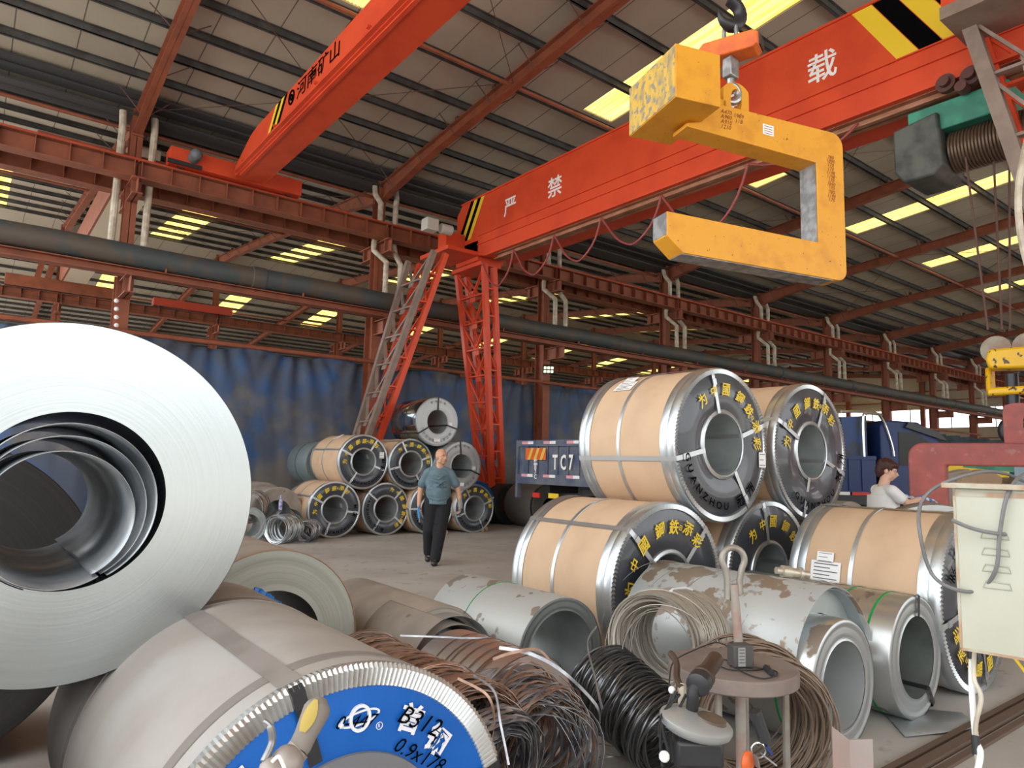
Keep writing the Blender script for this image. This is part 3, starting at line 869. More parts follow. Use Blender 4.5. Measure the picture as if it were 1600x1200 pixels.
# -- bridge crane in the near bay (upper left)
XA, XB = 4.25, 4.86
zb2 = CAMZ+1.489*XA; zt2 = CAMZ+1.643*XA
t = thing('bridge_crane', 'bright red bridge crane girder passing overhead at upper left', 'crane', (4.5, 16.3, 7.9))
g = G()
prof = [(-14, zb2), (14.6, zb2), (15.9, zb2+0.28), (15.9, zt2-0.1), (15.2, zt2), (-14, zt2)]
prof = [(-14, zb2), (15.9, zb2), (15.9, zb2+0.25), (14.9, zt2-0.05), (14.5, zt2), (-14, zt2)]
g.prism(prof, (XA, 0, 0), (0, 1, 0), (0, 0, 1), (1, 0, 0), XB-XA)
g.bx((XA-0.08, -14, zb2+0.02), (XA, 15.7, zb2+0.05)); g.bx((XA-0.03, -14, zb2+0.13), (XA, 15.6, zb2+0.15))
g.bx((XB, -14, zb2), (XB+0.06, 15.8, zb2+0.03)); g.bx((XA+0.05, -14, zb2-0.03), (XA+0.12, 15.7, zb2))
for k in range(14): g.bx((XA-0.13, 15-2.0*k, zb2+0.05), (XA, 15.06-2.0*k, zb2+0.09))
girder_ = g.build('box_girder', m_crane_red, t)
g = G()
g.bx((2.95, 16.15, 7.9), (5.9, 16.62, 8.28)); g.build('end_carriage', m_crane_red, t, bevel=0.01)
g = G()
for x in (3.2, 5.65): g.cyl((x, 16.3, 7.99), (x, 16.5, 7.99), 0.12, 16)
g.bx((2.9, 16.1, 7.88), (3.6, 16.15, 7.97)); g.build('wheel', m_blk, t)
g = G(); g.cyl((3.42, 15.9, 8.12), (3.42, 16.15, 8.12), 0.13, 16); g.ball((3.42, 15.9, 8.12), 0.13)
lab(g.build('drive_motor', M('grey blue motor', (0.12, 0.14, 0.15), 0.5), t), 'grey motor')
for k in range(4):
    g = G(); y0 = 13.75-0.17*k
    g.add([(XA-0.004, y0, zb2+0.17), (XA-0.004, y0-0.16, zb2+0.17), (XA-0.004, y0-0.56, zt2-0.01), (XA-0.004, y0-0.4, zt2-0.01)], [(0, 1, 2, 3)])
    lab(g.build('warning_stripe', (m_yel_ink, m_blk_ink)[k % 2], girder_, smooth=0), ('yellow', 'black')[k % 2]+' warning stripe')
g = G(); put_text(g, '河南矿山', 0.36, (XA-0.006, 11.25, zb2+0.44), (0, -1, 0), (0, 0, 1), bold=0.01, stretch=1.35)
g.tube([(XA-0.006, 12.45+0.13*math.cos(a), zb2+0.44+0.13*math.sin(a)) for a in [2*PI*k/20 for k in range(20)]], 0.02, 4, closed=True)
g.tube([(XA-0.006, 12.45+0.05*math.cos(a), zb2+0.44+0.05*math.sin(a)) for a in [2*PI*k/12 for k in range(12)]], 0.018, 4, closed=True)
lab(g.build('lettering', m_blk_ink, girder_, smooth=0), 'black lettering')

# -- cream crane girder in the bay behind
t = thing('bridge_crane', 'cream undersided bridge crane girder in the bay behind, far left', 'crane', (2.7, 32.3, 7.9))
g = G(); g.prism([(18.2, 8.5), (18.2, 8.05), (31.0, 8.05), (32.1, 8.3), (32.1, 8.9), (18.2, 8.9)], (2.3, 0, 0), (0, 1, 0), (0, 0, 1), (1, 0, 0), 0.06); 
g.build('red_web', m_steel_red, t)
g = G(); g.prism([(18.2, 8.05), (31.0, 8.05), (32.1, 8.3), (32.1, 8.9), (18.2, 8.9)], (2.36, 0, 0), (0, 1, 0), (0, 0, 1), (1, 0, 0), 0.75)
lab(g.build('box_girder', M('cream paint', (0.6, 0.5, 0.38), 0.6), t), 'cream box girder')
for yy in (17.5, 32.4):
    g = G(); g.bx((0.6, yy-0.2, 7.85), (4.4, yy+0.2, 8.3)); g.build('end_carriage', m_steel_red, t)
for yy, zz in ((31, 8.3),):
    g = G()
    for dx in (0.6, 0.95): g.beam((1.0+dx, 32.3, 8.3), (1.2+dx, 32.3, 9.4), 0.2, 0.1)
    g.build('railing', m_steel_red, t)
for (x, y, z, L, lb) in ((7.3, 32.3, 7.85, 3.2, 'low red end carriage standing on the middle runway'),
                         (6.2, 48.5, 7.85, 4.0, 'distant red crane carriage standing on the back runway')):
    t = thing('crane_carriage', lb, 'crane', (x, y, z))
    g = G(); g.bx((x-L/2, y-0.25, z), (x+L/2, y+0.25, z+0.33)); g.build('beam', M('dull crane red', (0.42, 0.05, 0.03), 0.5), t)
    g = G()
    for q in (-1, 1): g.cyl((x+q*L*0.4, y-0.2, z+0.1), (x+q*L*0.4, y+0.2, z+0.1), 0.16, 12)
    g.build('wheel', m_blk, t)
# power lines beside the first column
g = G()
for k, (z0) in enumerate((6.25, 6.0, 5.0, 4.8)):
    g.tube([(-6+2*q, 31.0, z0+1.3-0.03*math.sin(q)) for q in range(12)], 0.012, 4)
tag(g.build('power_lines', m_blk), 'dark overhead wires crossing behind the first front column', 'cable')
for k in range(5):
    p = onY(182, 470+8*k*1.6, 16.6)
    g = G(); g.ball(p, 0.05, 8)
    tag(g.build('insulator', m_paper), 'small white knob on the first front column, %s from the top' % ('first', 'second', 'third', 'fourth', 'last')[k], 'insulator', 'white knobs on the first column')

# ------------------------------------------------------------------ yellow coil hook
phi = math.radians(-18)
u = V((math.cos(phi), math.sin(phi), 0)); n_ = V((-u.y, u.x, 0)); up = V((0, 0, 1))
P0 = V((4.5, 3.17, 0))
TH = 0.2
t = thing('coil_hook', 'big yellow C shaped coil lifting hook hanging overhead', 'hook', P0+V((0, 0, 3.1)))
g = G()
r = 0.09
def arc(cx, cz, r, a0, a1, k=6): return [(cx+r*math.cos(a0+(a1-a0)*q/k), cz+r*math.sin(a0+(a1-a0)*q/k)) for q in range(k+1)]
out = [(-0.32, 4.17), (0.95, 4.1), (0.95, 3.41), (-0.5, 3.46), (-0.5, 3.27), (-0.36, 3.15)]
out += arc(1.24-r, 3.11+r, r, -PI/2, 0)+arc(1.24-0.12, 4.4-0.12, 0.12, 0, PI/2)+[(-0.2, 4.42), (-0.2, 4.23), (-0.32, 4.2)]
g.prism(out, P0, u, up, n_, TH)
hf_ = g.build('hook_frame', m_yellow, t, bevel=0.006)
g = G()   # inner face plate and arm underside worn to steel
g.prism([(0.945, 3.42), (0.948, 3.42), (0.948, 4.1), (0.945, 4.1)], P0+n_*0.01, u, up, n_, TH-0.02)
g.prism([(-0.36, 3.145), (1.1, 3.105), (1.1, 3.109), (-0.36, 3.149)], P0+n_*0.01, u, up, n_, TH-0.02)
g.prism([(-0.503, 3.28), (-0.503, 3.455), (-0.5, 3.455), (-0.5, 3.28)], P0+n_*0.005, u, up, n_, TH-0.01)
lab(g.build('wear_plate', m_bare, t), 'bare worn steel faces')
g = G()
g.prism([(-0.585, 4.228), (-0.19, 4.228), (-0.19, 4.648), (-0.585, 4.648)], P0-n_*0.25, u, up, n_, 0.68)
cw_ = lab(g.build('counterweight', m_yellow, t, bevel=0.006), 'yellow box counterweight')
g = G(); g.prism([(-0.589, 4.235), (-0.589, 4.64), (-0.586, 4.64), (-0.586, 4.235)], P0-n_*0.245, u, up, n_, 0.67)
lab(g.build('end_plate', m_yellow_scr, cw_), 'heavily scratched end plate')
# lug with oval hole
N = 28; out_ = []; inn = []
for k in range(N):
    a = 2*PI*k/N; ca, sa = math.cos(a), math.sin(a)
    out_.append((0.2+0.125*max(-1, min(1, ca*1.25)), 4.52+0.16*sa if sa > 0 else 4.52+0.15*max(-1, sa*1.5)))
    inn.append((0.2+0.055*ca, 4.52+0.105*sa))
vs = []
for off in (0.07, 0.13):
    vs += [P0+u*a+up*b+n_*off for a, b in out_]+[P0+u*a+up*b+n_*off for a, b in inn]
fs = []
for k in range(N):
    j = (k+1) % N
    fs += [(k, j, N+j, N+k), (2*N+k, 3*N+k, 3*N+j, 2*N+j), (k, 2*N+k, 2*N+j, j), (N+k, N+j, 3*N+j, 3*N+k)]
g = G(); g.add(vs, fs); g.prism([(-0.19, 4.4), (0.1, 4.4), (0.1, 4.5), (-0.19, 4.54)], P0+n_*0.07, u, up, n_, 0.06)
g.build('lifting_lug', m_yellow, t)
g = G()
o_ = P0-n_*0.003
g.add([o_+u*a+up*b for a, b in ((0.4, 4.245), (0.51, 4.24), (0.51, 4.33), (0.4, 4.335))], [(0, 1, 2, 3)])
lab(g.build('rating_plate', m_paper, hf_, smooth=0), 'small pale rating plate')
g = G()
for q in range(4):
    g.add([o_-n_*0.001+u*a+up*b for a, b in ((0.415, 4.32-0.02*q), (0.495, 4.316-0.02*q), (0.495, 4.311-0.02*q), (0.415, 4.315-0.02*q))], [(0, 1, 2, 3)])
rd = M('red brown chalk marks', (0.25, 0.05, 0.02), 0.8)
for q, s_ in enumerate(('A470', 'A980', 'A910', '1210')): put_text(g, s_, 0.05, o_+u*0.045+up*(4.36-0.042*q), u, up, shear=0.3)
for q, s_ in enumerate(('1989', '118')): put_text(g, s_, 0.05, o_+u*0.17+up*(4.35-0.045*q), u, up, shear=0.2)
for q in range(12): put_text(g, random.choice(('170', '1890', '580', '1198', '780', '550')), 0.045, o_+u*1.1+up*(4.17-0.034*q), u, up, shear=0.3)
lab(g.build('chalk_marks', rd, hf_, smooth=0), 'red chalk numbers')
# crane scale with hook
pc = P0+u*0.17+n_*0.1
t = thing('crane_scale', 'orange crane scale with steel swivel hook above the yellow coil hook', 'scale', pc+V((0, 0, 4.6)))
ax = (V((0.35, -0.94, 0))).normalized(); ay = V((-ax.y, ax.x, 0))
g = G()
g.prism([(-0.2, -0.06), (0.2, -0.06), (0.24, -0.03), (0.24, 0.06), (0.2, 0.09), (-0.2, 0.09), (-0.24, 0.05), (-0.24, -0.03)], pc+V((0, 0, 4.96))-ay*0.09, ax, up, ay, 0.18)
hs_ = g.build('housing', m_orange, t, bevel=0.01)
g = G(); g.prism([(-0.05, -0.03), (0.07, -0.03), (0.09, 0.0), (0.09, 0.05), (0.05, 0.07), (-0.06, 0.06)], pc+V((0, 0, 4.96))+ax*0.24, ay, up, ax, 0.01)
lab(g.build('display', m_blk, hs_), 'black display panel')
g = G(); g.box(pc+V((0, 0, 4.81)), (0.11, 0.09, 0.17)); g.build('swivel_block', m_bare, t, bevel=0.01)
g = G(); q0 = pc+V((0, 0, 4.72))
pts = [q0, q0+V((0, 0, -0.05))]+[q0+u*(-0.0+0.075*math.cos(a))+V((0, 0, -0.125+0.075*math.sin(a))) for a in [PI/2-0.32*k for k in range(13)]]
g.tube(pts, [0.03, 0.03]+[0.034]*8+[0.03, 0.026, 0.02, 0.015, 0.01], 10)
g.build('hook', M('cast steel hook', (0.45, 0.47, 0.46), 0.35, 0.8), t)
g = G(); q0 = pc+V((0, 0, 5.06))
g.tube([q0+ax*0.05*math.cos(a)+V((0, 0, 0.07+0.09*math.sin(a))) for a in [2*PI*k/20 for k in range(20)]], 0.017, 8, closed=True)
g.build('shackle', m_bare, t)
t = thing('crane_hook', 'dark steel crane hook at the very top holding the scale', 'hook', pc+V((0, 0, 5.2)))
g = G(); q0 = pc+V((0, 0, 5.32))
pts = [q0+u*(0.11*math.cos(a))+V((0, 0, 0.11*math.sin(a)-0.02)) for a in [PI*0.45-0.33*k for k in range(15)]]
g.tube([q0+V((0, 0, 0.45)), q0+V((0, 0, 0.2)), q0+u*0.03+V((0, 0, 0.12))]+pts, [0.045]*3+[0.052]*10+[0.045, 0.036, 0.027, 0.018, 0.01], 12)
g.build('hook', m_dark_steel, t)
g = G(); g.box(q0+V((0, 0, 0.75)), (0.3, 0.24, 0.6)); g.build('block', m_yellow, t, bevel=0.03)
g = G()
for s1 in (-1, 1):
    for s2 in (-1, 1): g.cyl(q0+V((0.08*s1, 0.09*s2, 1.0)), V((XA+0.3+0.08*s1, q0.y+0.09*s2, zb2)), 0.01, 6)
g.build('hoist_rope', m_rod, t)
# ================================================================== COILS
D2R = math.radians
CH_YEL = [('为', 131), ('中', 109), ('國', 88), ('鋼', 62), ('鉄', 42), ('日', 32), ('添', 21), ('彩', 3)]
CH_BLK = [('G', 193), ('U', 204), ('A', 215), ('N', 226), ('Z', 237), ('H', 248), ('O', 259), ('U', 270), ('冠', 293), ('洲', 313)]
m_strapmetal = M('galvanised strap', (0.55, 0.57, 0.58), 0.35, 0.8)

def face_y(r, ri, ro):           # slight dish of an end board
    q = (r-ri)/(ro-ri); return 0.004-0.02*math.sin(PI*max(0, min(1, q)))*1.0

def sticker(t, name, o, u, v, w_, h_, n_, lines=4, label='white printed label'):
    """small printed paper on a coil; o centre, u/v axes, n_ outwards"""
    g = G(); o = V(o); u = V(u); v = V(v); n_ = V(n_)
    g.mat(0); g.box(o, (w_, h_, 0.002), Matrix((u, v, n_)).transposed())
    g.mat(1)
    for k in range(lines):
        y = h_*(0.36-0.72*k/max(1, lines-1)); wl = w_*(0.8 if k % 2 == 0 else 0.55)
        g.box(o+v*y-u*(w_*0.4-wl/2)+n_*0.0015, (wl, h_*0.05, 0.001), Matrix((u, v, n_)).transposed())
    return lab(g.build(name, [m_paper, m_print], t, W=False, smooth=0), label)

def branded_coil(x, y, z, r, L, label, group, tphi=0, straps=(18, 105, 192, 303), teeth=130, body='kraft', dents=0,
                 stick=(), yaw_=0, face_label=None, big=True):
    t = thing('steel_coil', label, 'steel coil', (x, y, z-r), yaw_, group)
    cz = r; ri = 0.252 if r > 0.5 else 0.24
    rng_ = random.Random(int(x*1000+y*77))
    # wrapped body
    g = G(); nn = 96
    g.lathe([(r-0.012, 0.004), (r-0.006, 0.05), (r-0.006, L-0.05), (r-0.012, L-0.004)], cz, n=nn)
    g.lathe([(r-0.012, L-0.004), (ri+0.05, L-0.004)], cz, n=nn)
    g.build('paper_wrap', m_kraft, t, W=False)
    # bore
    g = G(); g.lathe([(ri+0.05, 0.006), (ri, 0.004), (ri, L-0.004), (ri+0.05, L-0.006)], cz, n=72)
    g.build('core_sleeve', m_inner, t, W=False)
    # metal edge rings with crimped teeth
    wb = 0.135 if big else 0.07
    for (s, yy) in ((1, 0), (-1, L)):
        g = G(); N = teeth
        prof = [(r-0.001, wb*s), (r+0.001, (wb-0.012)*s), (r+0.002, wb*0.55*s), (r-0.001, wb*0.5*s), (r+0.003, wb*0.4*s), (r+0.003, 0.012*s), (r-0.003, 0.0)]
        g.lathe(prof, cz, n=N, y0=yy)
        if s > 0 and big:
            K = 2*N; vs = []
            for i in range(K):
                a = 2*PI*i/K; up_ = (i % 2)*0.011
                for (q, dy) in ((r-0.003, 0.0), (r-0.01, -0.004-up_), (r-0.046, -0.003-up_), (r-0.052, 0.002)):
                    vs.append((q*math.cos(a), yy+dy, cz+q*math.sin(a)))
            fs = []
            for i in range(K):
                j = (i+1) % K
                for k in range(3): fs.append((i*4+k, j*4+k, j*4+k+1, i*4+k+1))
            g.add(vs, fs)
        else: g.lathe([(r-0.003, 0), (r-0.03, -0.006*s), (r-0.04, 0.0)], cz, n=N, y0=yy)
        g.build('edge_ring', m_galv, t, W=False, smooth=30)
    # end board
    ro = r-0.047 if big else r-0.038
    g = G(); K = 8; nn = 120
    vs = []
    for i in range(nn):
        a = 2*PI*i/nn
        for k in range(K+1):
            q = ri+0.03+(ro-ri-0.03)*k/K
            yy = face_y(q, ri+0.03, ro)+dents*0.008*math.sin(a*5+1)*math.sin(PI*k/K)
            vs.append((q*math.cos(a), yy, cz+q*math.sin(a)))
    g.add(vs, [(i*(K+1)+k, i*(K+1)+k+1, ((i+1) % nn)*(K+1)+k+1, ((i+1) % nn)*(K+1)+k) for i in range(nn) for k in range(K)])
    eb_ = g.build('end_board', m_navy, t, W=False, smooth=60)
    # ring round the bore
    g = G(); g.lathe([(ri, 0.02), (ri+0.002, -0.012), (ri+0.012, -0.016), (ri+0.034, -0.008), (ri+0.04, 0.004)], cz, n=72)
    g.build('bore_ring', m_galv, t, W=False)
    # straps: radial on the face, along the body, one round the middle
    for a in straps:
        a = D2R(a); ca, sa = math.cos(a), math.sin(a); tx, tz = -sa, ca; w_ = 0.019
        g = G()
        pts = [(ri-0.001, L-0.01), (ri-0.001, 0.0), (ri+0.01, -0.019), (ri+0.04, -0.02), (ro-0.01, -0.02), (r-0.01, -0.014), (r+0.004, 0.004), (r+0.006, L-0.004)]
        vs = []
        for (q, yy) in pts:
            for sg in (-1, 1): vs.append((q*ca+sg*w_*tx, yy, cz+q*sa+sg*w_*tz))
        g.add(vs, [(2*i, 2*i+1, 2*i+3, 2*i+2) for i in range(len(pts)-1)])
        so_ = g.build('strap', m_strapmetal, t, W=False, smooth=0)
        g = G(); q = r-0.11; g.box((q*ca, -0.023, cz+q*sa), (0.05, 0.008, 0.046), Matrix(((ca, 0, sa), (0, 1, 0), (-sa, 0, ca))).transposed())
        g.build('buckle', m_strapmetal, so_, W=False, smooth=0)
    g = G(); g.lathe([(r-0.005, L*0.55-0.018), (r+0.001, L*0.55-0.016), (r+0.001, L*0.55+0.016), (r-0.005, L*0.55+0.018)], cz, n=96)
    g.build('middle_band', m_strapmetal, t, W=False)
    # lettering
    gy = G(); gk = G()
    for ch, a in CH_YEL:
        a = D2R(a+tphi); q = (ri+ro)/2+0.035+(0.02 if ch == '添' else 0)
        o = (q*math.cos(a), -0.0275, cz+q*math.sin(a)); up_ = (math.cos(a), 0, math.sin(a)); ri_ = (math.sin(a), 0, -math.cos(a))
        put_text(gy, ch, (0.125 if ch != '日' else 0.05)*r/0.62*(0.9 if ch != '中' else 0.75), o, ri_, up_, shear=0.12, bold=0.018)
    for ch, a in CH_BLK:
        a = D2R(a+tphi); q = ro-0.085*r/0.62
        o = (q*math.cos(a), -0.0275, cz+q*math.sin(a)); up_ = (-math.cos(a), 0, -math.sin(a)); ri_ = (-math.sin(a), 0, math.cos(a))
        put_text(gk, ch, 0.082*r/0.62*(1.25 if ord(ch) > 200 else 1), o, ri_, up_, bold=0.02, stretch=1.15 if ord(ch) < 200 else 1)
    lab(gy.build('lettering', m_yel_ink, eb_, W=False, smooth=0), 'yellow brush lettering')
    lab(gk.build('lettering', m_blk_ink, eb_, W=False, smooth=0), 'black lettering')
    # paper labels
    for s in stick:
        if s[0] == 'face':
            a = D2R(s[1]); q = s[2]*r
            sticker(t, 'paper_label', (q*math.cos(a), -0.022, cz+q*math.sin(a)), (1, 0, 0), (0, 0, 1), 0.1*s[3], 0.13*s[3], (0, -1, 0), 3)
        elif s[0] == 'body':
            a = D2R(s[1]); q = r+0.002; nrm = V((math.cos(a), 0, math.sin(a))); v_ = V((-math.sin(a), 0, math.cos(a)))
            if v_.z < 0: v_ = -v_
            sticker(t, 'paper_label', (q*nrm.x, s[2], cz+q*nrm.z), (0, -1, 0), v_, 0.2*s[3], 0.13*s[3], nrm, 5)
            if s[3] > 0.9: sticker(t, 'paper_label', (q*nrm.x+v_.x*0.105, s[2]+0.01, cz+q*nrm.z+v_.z*0.105), (0, -1, 0), v_, 0.13, 0.08, nrm, 3)
        elif s[0] == 'bore':
            a = D2R(s[1]); q = ri-0.003; nrm = V((-math.cos(a), 0, -math.sin(a))); v_ = V((0, 1, 0)); u_ = v_.cross(nrm)
            sticker(t, 'paper_label', (q*math.cos(a), s[2], cz+q*math.sin(a)), -u_, v_, 0.11, 0.1, nrm, 3)
            sticker(t, 'paper_label', (q*math.cos(a)+0.02, s[2]+0.12, cz+q*math.sin(a)), -u_, v_, 0.12, 0.09, nrm, 3)
    return t
GB = 'kraft wrapped coils in the near pile'; GS = 'kraft wrapped coils in the far pile'
branded_coil(4.9, 3.47, 1.73, 0.632, 1.05, 'large kraft wrapped steel coil with black end, top left of the near pile', GB, 0, (18, 105, 192, 303),
             stick=(('face', -12, 0.86, 1.0), ('body', 128, 0.72, 1.0), ('bore', -78, 0.25, 1)))
branded_coil(6.33, 3.5, 1.718, 0.645, 1.1, 'large kraft wrapped coil with dented black end, top right of the near pile', GB, 40, (155, 65, -20, 253), dents=1,
             stick=(('bore', -95, 0.25, 1),))
branded_coil(4.23, 3.478, 0.634, 0.634, 1.1, 'large kraft wrapped coil, lower left of the near pile, behind the wire bundle', GB, 45, (135, 45, 225, 315), dents=0.6)
branded_coil(5.63, 3.514, 0.633, 0.633, 1.1, 'kraft wrapped coil between the lower ones, mostly hidden behind the ring headed rod', GB, 0, (100, 18, 192, 280))
branded_coil(5.8, 2.0, 0.63, 0.63, 1.08, 'kraft wrapped coil lying at the right behind the cream control box', GB, 200, (10, 100, 190, 280),
             stick=(('body', 166, 0.78, 1.15), ('face', -35, 0.62, 0.9)))
sm = dict(big=False, teeth=96)
branded_coil(5.87, 13.19, 0.555, 0.555, 1.12, 'kraft wrapped coil on the floor at the left end of the far pile', GS, 54, (152, 62, -8, 250), stick=(('bore', 15, 0.25, 1), ('body', 165, 0.95, 1.0)), **sm)
branded_coil(7.04, 13.26, 0.545, 0.545, 1.1, 'black ended coil on the floor left of the walking man, lettering turned sideways', GS, -56, (141, 48, -40, 237), **sm)
branded_coil(8.04, 13.08, 0.542, 0.542, 1.1, 'black ended coil on the floor half hidden behind the walking man', GS, 0, (180, 90, 0, 270), **sm)
branded_coil(9.1, 12.98, 0.537, 0.537, 1.1, 'black ended coil on the floor right of the walking man', GS, 4, (120, 20, -62, 200), stick=(('face', 170, 0.75, 1.0),), **sm)
branded_coil(6.45, 13.2, 1.512, 0.558, 1.45, 'kraft wrapped coil in the second layer, top left of the far pile', GS, 50, (155, 58, -20, 236), stick=(('face', 20, 0.75, 1.0), ('bore', 25, 0.3, 1), ('body', 118, 0.75, 1)), **sm)
branded_coil(7.54, 13.17, 1.49, 0.538, 1.15, 'black ended coil in the second layer under the bare silver coil', GS, 4, (117, 20, -60, 194), **sm)

def plain_coil(x, y, z, r, ri, L, label, mat_body, face_mat=None, group=None, straps=(), strap_mat=None, bands=(), name='steel_coil', inner=None, wob=0.0, cat='steel coil', yaw_=0, printing=False, seed=1):
    t = thing(name, label, cat, (x, y, z-r), yaw_, group)
    cz = r
    g = G(); g.lathe([(r-0.004, 0.0), (r, 0.006), (r, L-0.006), (r-0.004, L), (ri, L)], cz, n=96)
    if wob:
        g.v = [(a*(1+wob*math.sin(3*math.atan2(c-cz, a)+b*2)), b, cz+(c-cz)*(1+wob*math.sin(3*math.atan2(c-cz, a)+b*2))) for a, b, c in g.v]
    g.build('outer_wrap', mat_body, t, W=False)
    g = G(); rn = random.Random(seed)
    K = 10; prof = []
    for k in range(K+1):
        q = ri+(r-0.004-ri)*k/K; prof.append((q, rn.uniform(-0.004, 0.004)))
    g.lathe(prof, cz, n=96)
    fm = face_mat if face_mat else mat_body
    g.build('end_face', fm, t, W=False, smooth=60)
    g = G(); g.lathe([(ri, 0), (ri, L)], cz, n=64); g.build('bore', inner or m_inner, t, W=False)
    for a in straps:
        a = D2R(a); ca, sa = math.cos(a), math.sin(a); tx, tz = -sa, ca; w_ = 0.018
        g = G(); pts = [(ri-0.004, L*0.9), (ri-0.004, -0.0), (ri, -0.012), (r, -0.012), (r+0.006, 0.0), (r+0.006, L)]; vs = []
        for (q, yy) in pts:
            for sg in (-1, 1): vs.append((q*ca+sg*w_*tx, yy, cz+q*sa+sg*w_*tz))
        g.add(vs, [(2*i, 2*i+1, 2*i+3, 2*i+2) for i in range(len(pts)-1)])
        g.build('strap', strap_mat or m_blk, t, W=False, smooth=0)
    for (yb, w_, mm) in bands:
        g = G(); g.lathe([(r-0.002, yb), (r+0.003, yb+0.001), (r+0.003, yb+w_), (r-0.002, yb+w_)], cz, n=80); g.build('band', mm, t, W=False)
    if printing:
        g = G()
        for k, ch in enumerate('广东冠洲钢铁有限公司'):
            a = D2R(205+13*k); q = (r+ri)/2+0.03
            put_text(g, ch, 0.075, (q*math.cos(a), -0.008, cz+q*math.sin(a)), (-math.sin(a), 0, math.cos(a)), (-math.cos(a), 0, -math.sin(a)))
        for k, ch in enumerate('镀锌板卷'):
            a = D2R(112-15*k); q = (r+ri)/2+0.05
            put_text(g, ch, 0.06, (q*math.cos(a), -0.008, cz+q*math.sin(a)), (math.sin(a), 0, -math.cos(a)), (math.cos(a), 0, math.sin(a)))
        lab(g.build('lettering', m_print, t, W=False, smooth=0), 'dark printed lettering')
        sticker(t, 'paper_label', (0.33, -0.009, cz-0.04), (1, 0, 0), (0, 0, 1), 0.09, 0.08, (0, -1, 0), 3)
        sticker(t, 'paper_label', (0.0, -0.01, cz-0.4), (1, 0, 0), (0, 0, 1), 0.16, 0.08, (0, -1, 0), 3)
    return t
fm_galv = radial('bare coil end rings', (0, 0.53), ((0.5, 0.51, 0.51), (0.36, 0.37, 0.37)), 0.42, 0.6, 40)
GP = 'bare metal coils in the far pile'
plain_coil(8.09, 13.05, 2.42, 0.53, 0.26, 1.15, 'shiny bare silver coil on the very top of the far pile', M('mirror dark sheet', (0.42, 0.47, 0.5), 0.14, 1.0, c2=(0.3, 0.34, 0.36), scale=1.5), fm_galv, GP, (90, 210, -15), m_blk, ((0.5, 0.03, m_dark_steel), (0.95, 0.03, m_dark_steel), (0.0, 0.05, m_galv)), printing=True)
plain_coil(8.62, 12.85, 1.47, 0.53, 0.26, 1.1, 'bare silver coil with black straps right of the walking man\'s head', m_galv, fm_galv, GP, (95, 210, -20), m_blk, ((0.0, 0.05, m_galv),), printing=True)
gc = M('grey green painted sheet', (0.2, 0.245, 0.25), 0.4, 0.3)
plain_coil(6.3, 14.75, 1.46, 0.48, 0.25, 1.05, 'grey green coil behind the upper left of the far pile', gc, gc, GP, (), m_blk, ((0.55, 0.03, m_blk),))
plain_coil(4.85, 13.5, 0.49, 0.49, 0.25, 0.95, 'dusty brown coil with crinkled film rim beside the kraft coil at far left', m_dusty_sheet, m_dusty_sheet, GP, (), m_blk, ((0.0, 0.12, M('crinkled dusty film', (0.5, 0.46, 0.4), 0.25, 0.3, bump=0.8, bscale=30)),))
plain_coil(4.95, 14.7, 0.52, 0.52, 0.25, 1.0, 'long dusty coil at the back left against the blue tarpaulin', m_dusty_sheet, m_dusty_sheet, GP)
# blue ended coil behind the pile and the two dark coils by the truck
plain_coil(6.3, 14.8, 0.49, 0.49, 0.25, 1.0, 'dusty coil on the floor under the grey green coil', m_dusty_sheet, m_dusty_sheet, GP)
plain_coil(9.95, 14.15, 0.56, 0.56, 0.27, 1.1, 'coil with blue end board half hidden behind the right end of the far pile', m_dusty_sheet, m_blueface, GP, (15,), m_wht_ink)
dk = M('charcoal coated sheet', (0.045, 0.045, 0.05), 0.35, 0.5, c2=(0.07, 0.065, 0.06), scale=3)
GD = 'charcoal coils behind the dump truck'
plain_coil(11.15, 14.3, 0.52, 0.52, 0.26, 1.1, 'charcoal grey coil standing behind the one under the dump truck tail', dk, dk, GD, (), None, ((0.4, 0.03, m_dark_steel),))
plain_coil(11.32, 13.0, 0.54, 0.54, 0.2, 1.1, 'charcoal grey coil under the dump truck tail with dark bore', M('charcoal end', (0.17, 0.16, 0.145), 0.5, 0.3), M('charcoal end', (0.17, 0.16, 0.145), 0.5, 0.3), GD, (), None, ((0.0, 0.07, dk),), inner=m_rubber)
# timber wedges
for k, (px_, py_) in enumerate(((697, 832), (754, 828), (760, 826))):
    p = onZ(px_, py_, 0.05)
    g = G(); g.cyl(p+V((0, 0, 0)), p+V((0.0, 0.35, 0)), 0.05, 10)
    tag(g.build('timber_chock', m_wood), 'short round timber chock under the far coils, %s from the left' % ('first', 'second', 'third')[k], 'chock', 'timber chocks under the far pile')

# -- near bare coils ---------------------------------------------------
# A: large slit coil at left
RA, rA, LA = 0.578, 0.285, 1.15
A = thing('steel_coil', 'huge bright bare steel coil at the left edge with loose inner wraps', 'steel coil', (0.278, 2.665, 1.372-RA))
fmA = radial('bright slit coil edge', (0, RA), ((0.54, 0.58, 0.59), (0.45, 0.49, 0.5)), 0.24, 1.0, 150, 0.06, 0.6)
g = G(); g.lathe([(RA-0.003, 0), (RA, 0.004), (RA, LA), (RA-0.003, LA)], RA, n=160)
g.build('outer_wrap', M('dark outer wrap', (0.12, 0.14, 0.16), 0.3, 0.8), A, W=False)
g = G(); K = 16; rn = random.Random(4)
g.lathe([(rA+(RA-0.003-rA)*k/K, 0.0) for k in range(K+1)], RA, n=160); g.lathe([(rA, LA), (RA, LA)], RA, n=80)
g.build('end_face', fmA, A, W=False, smooth=60)
g = G(); g.lathe([(rA, 0), (rA, LA)], RA, n=120); g.build('bore', M('dark bore', (0.1, 0.115, 0.13), 0.25, 0.9), A, W=False)
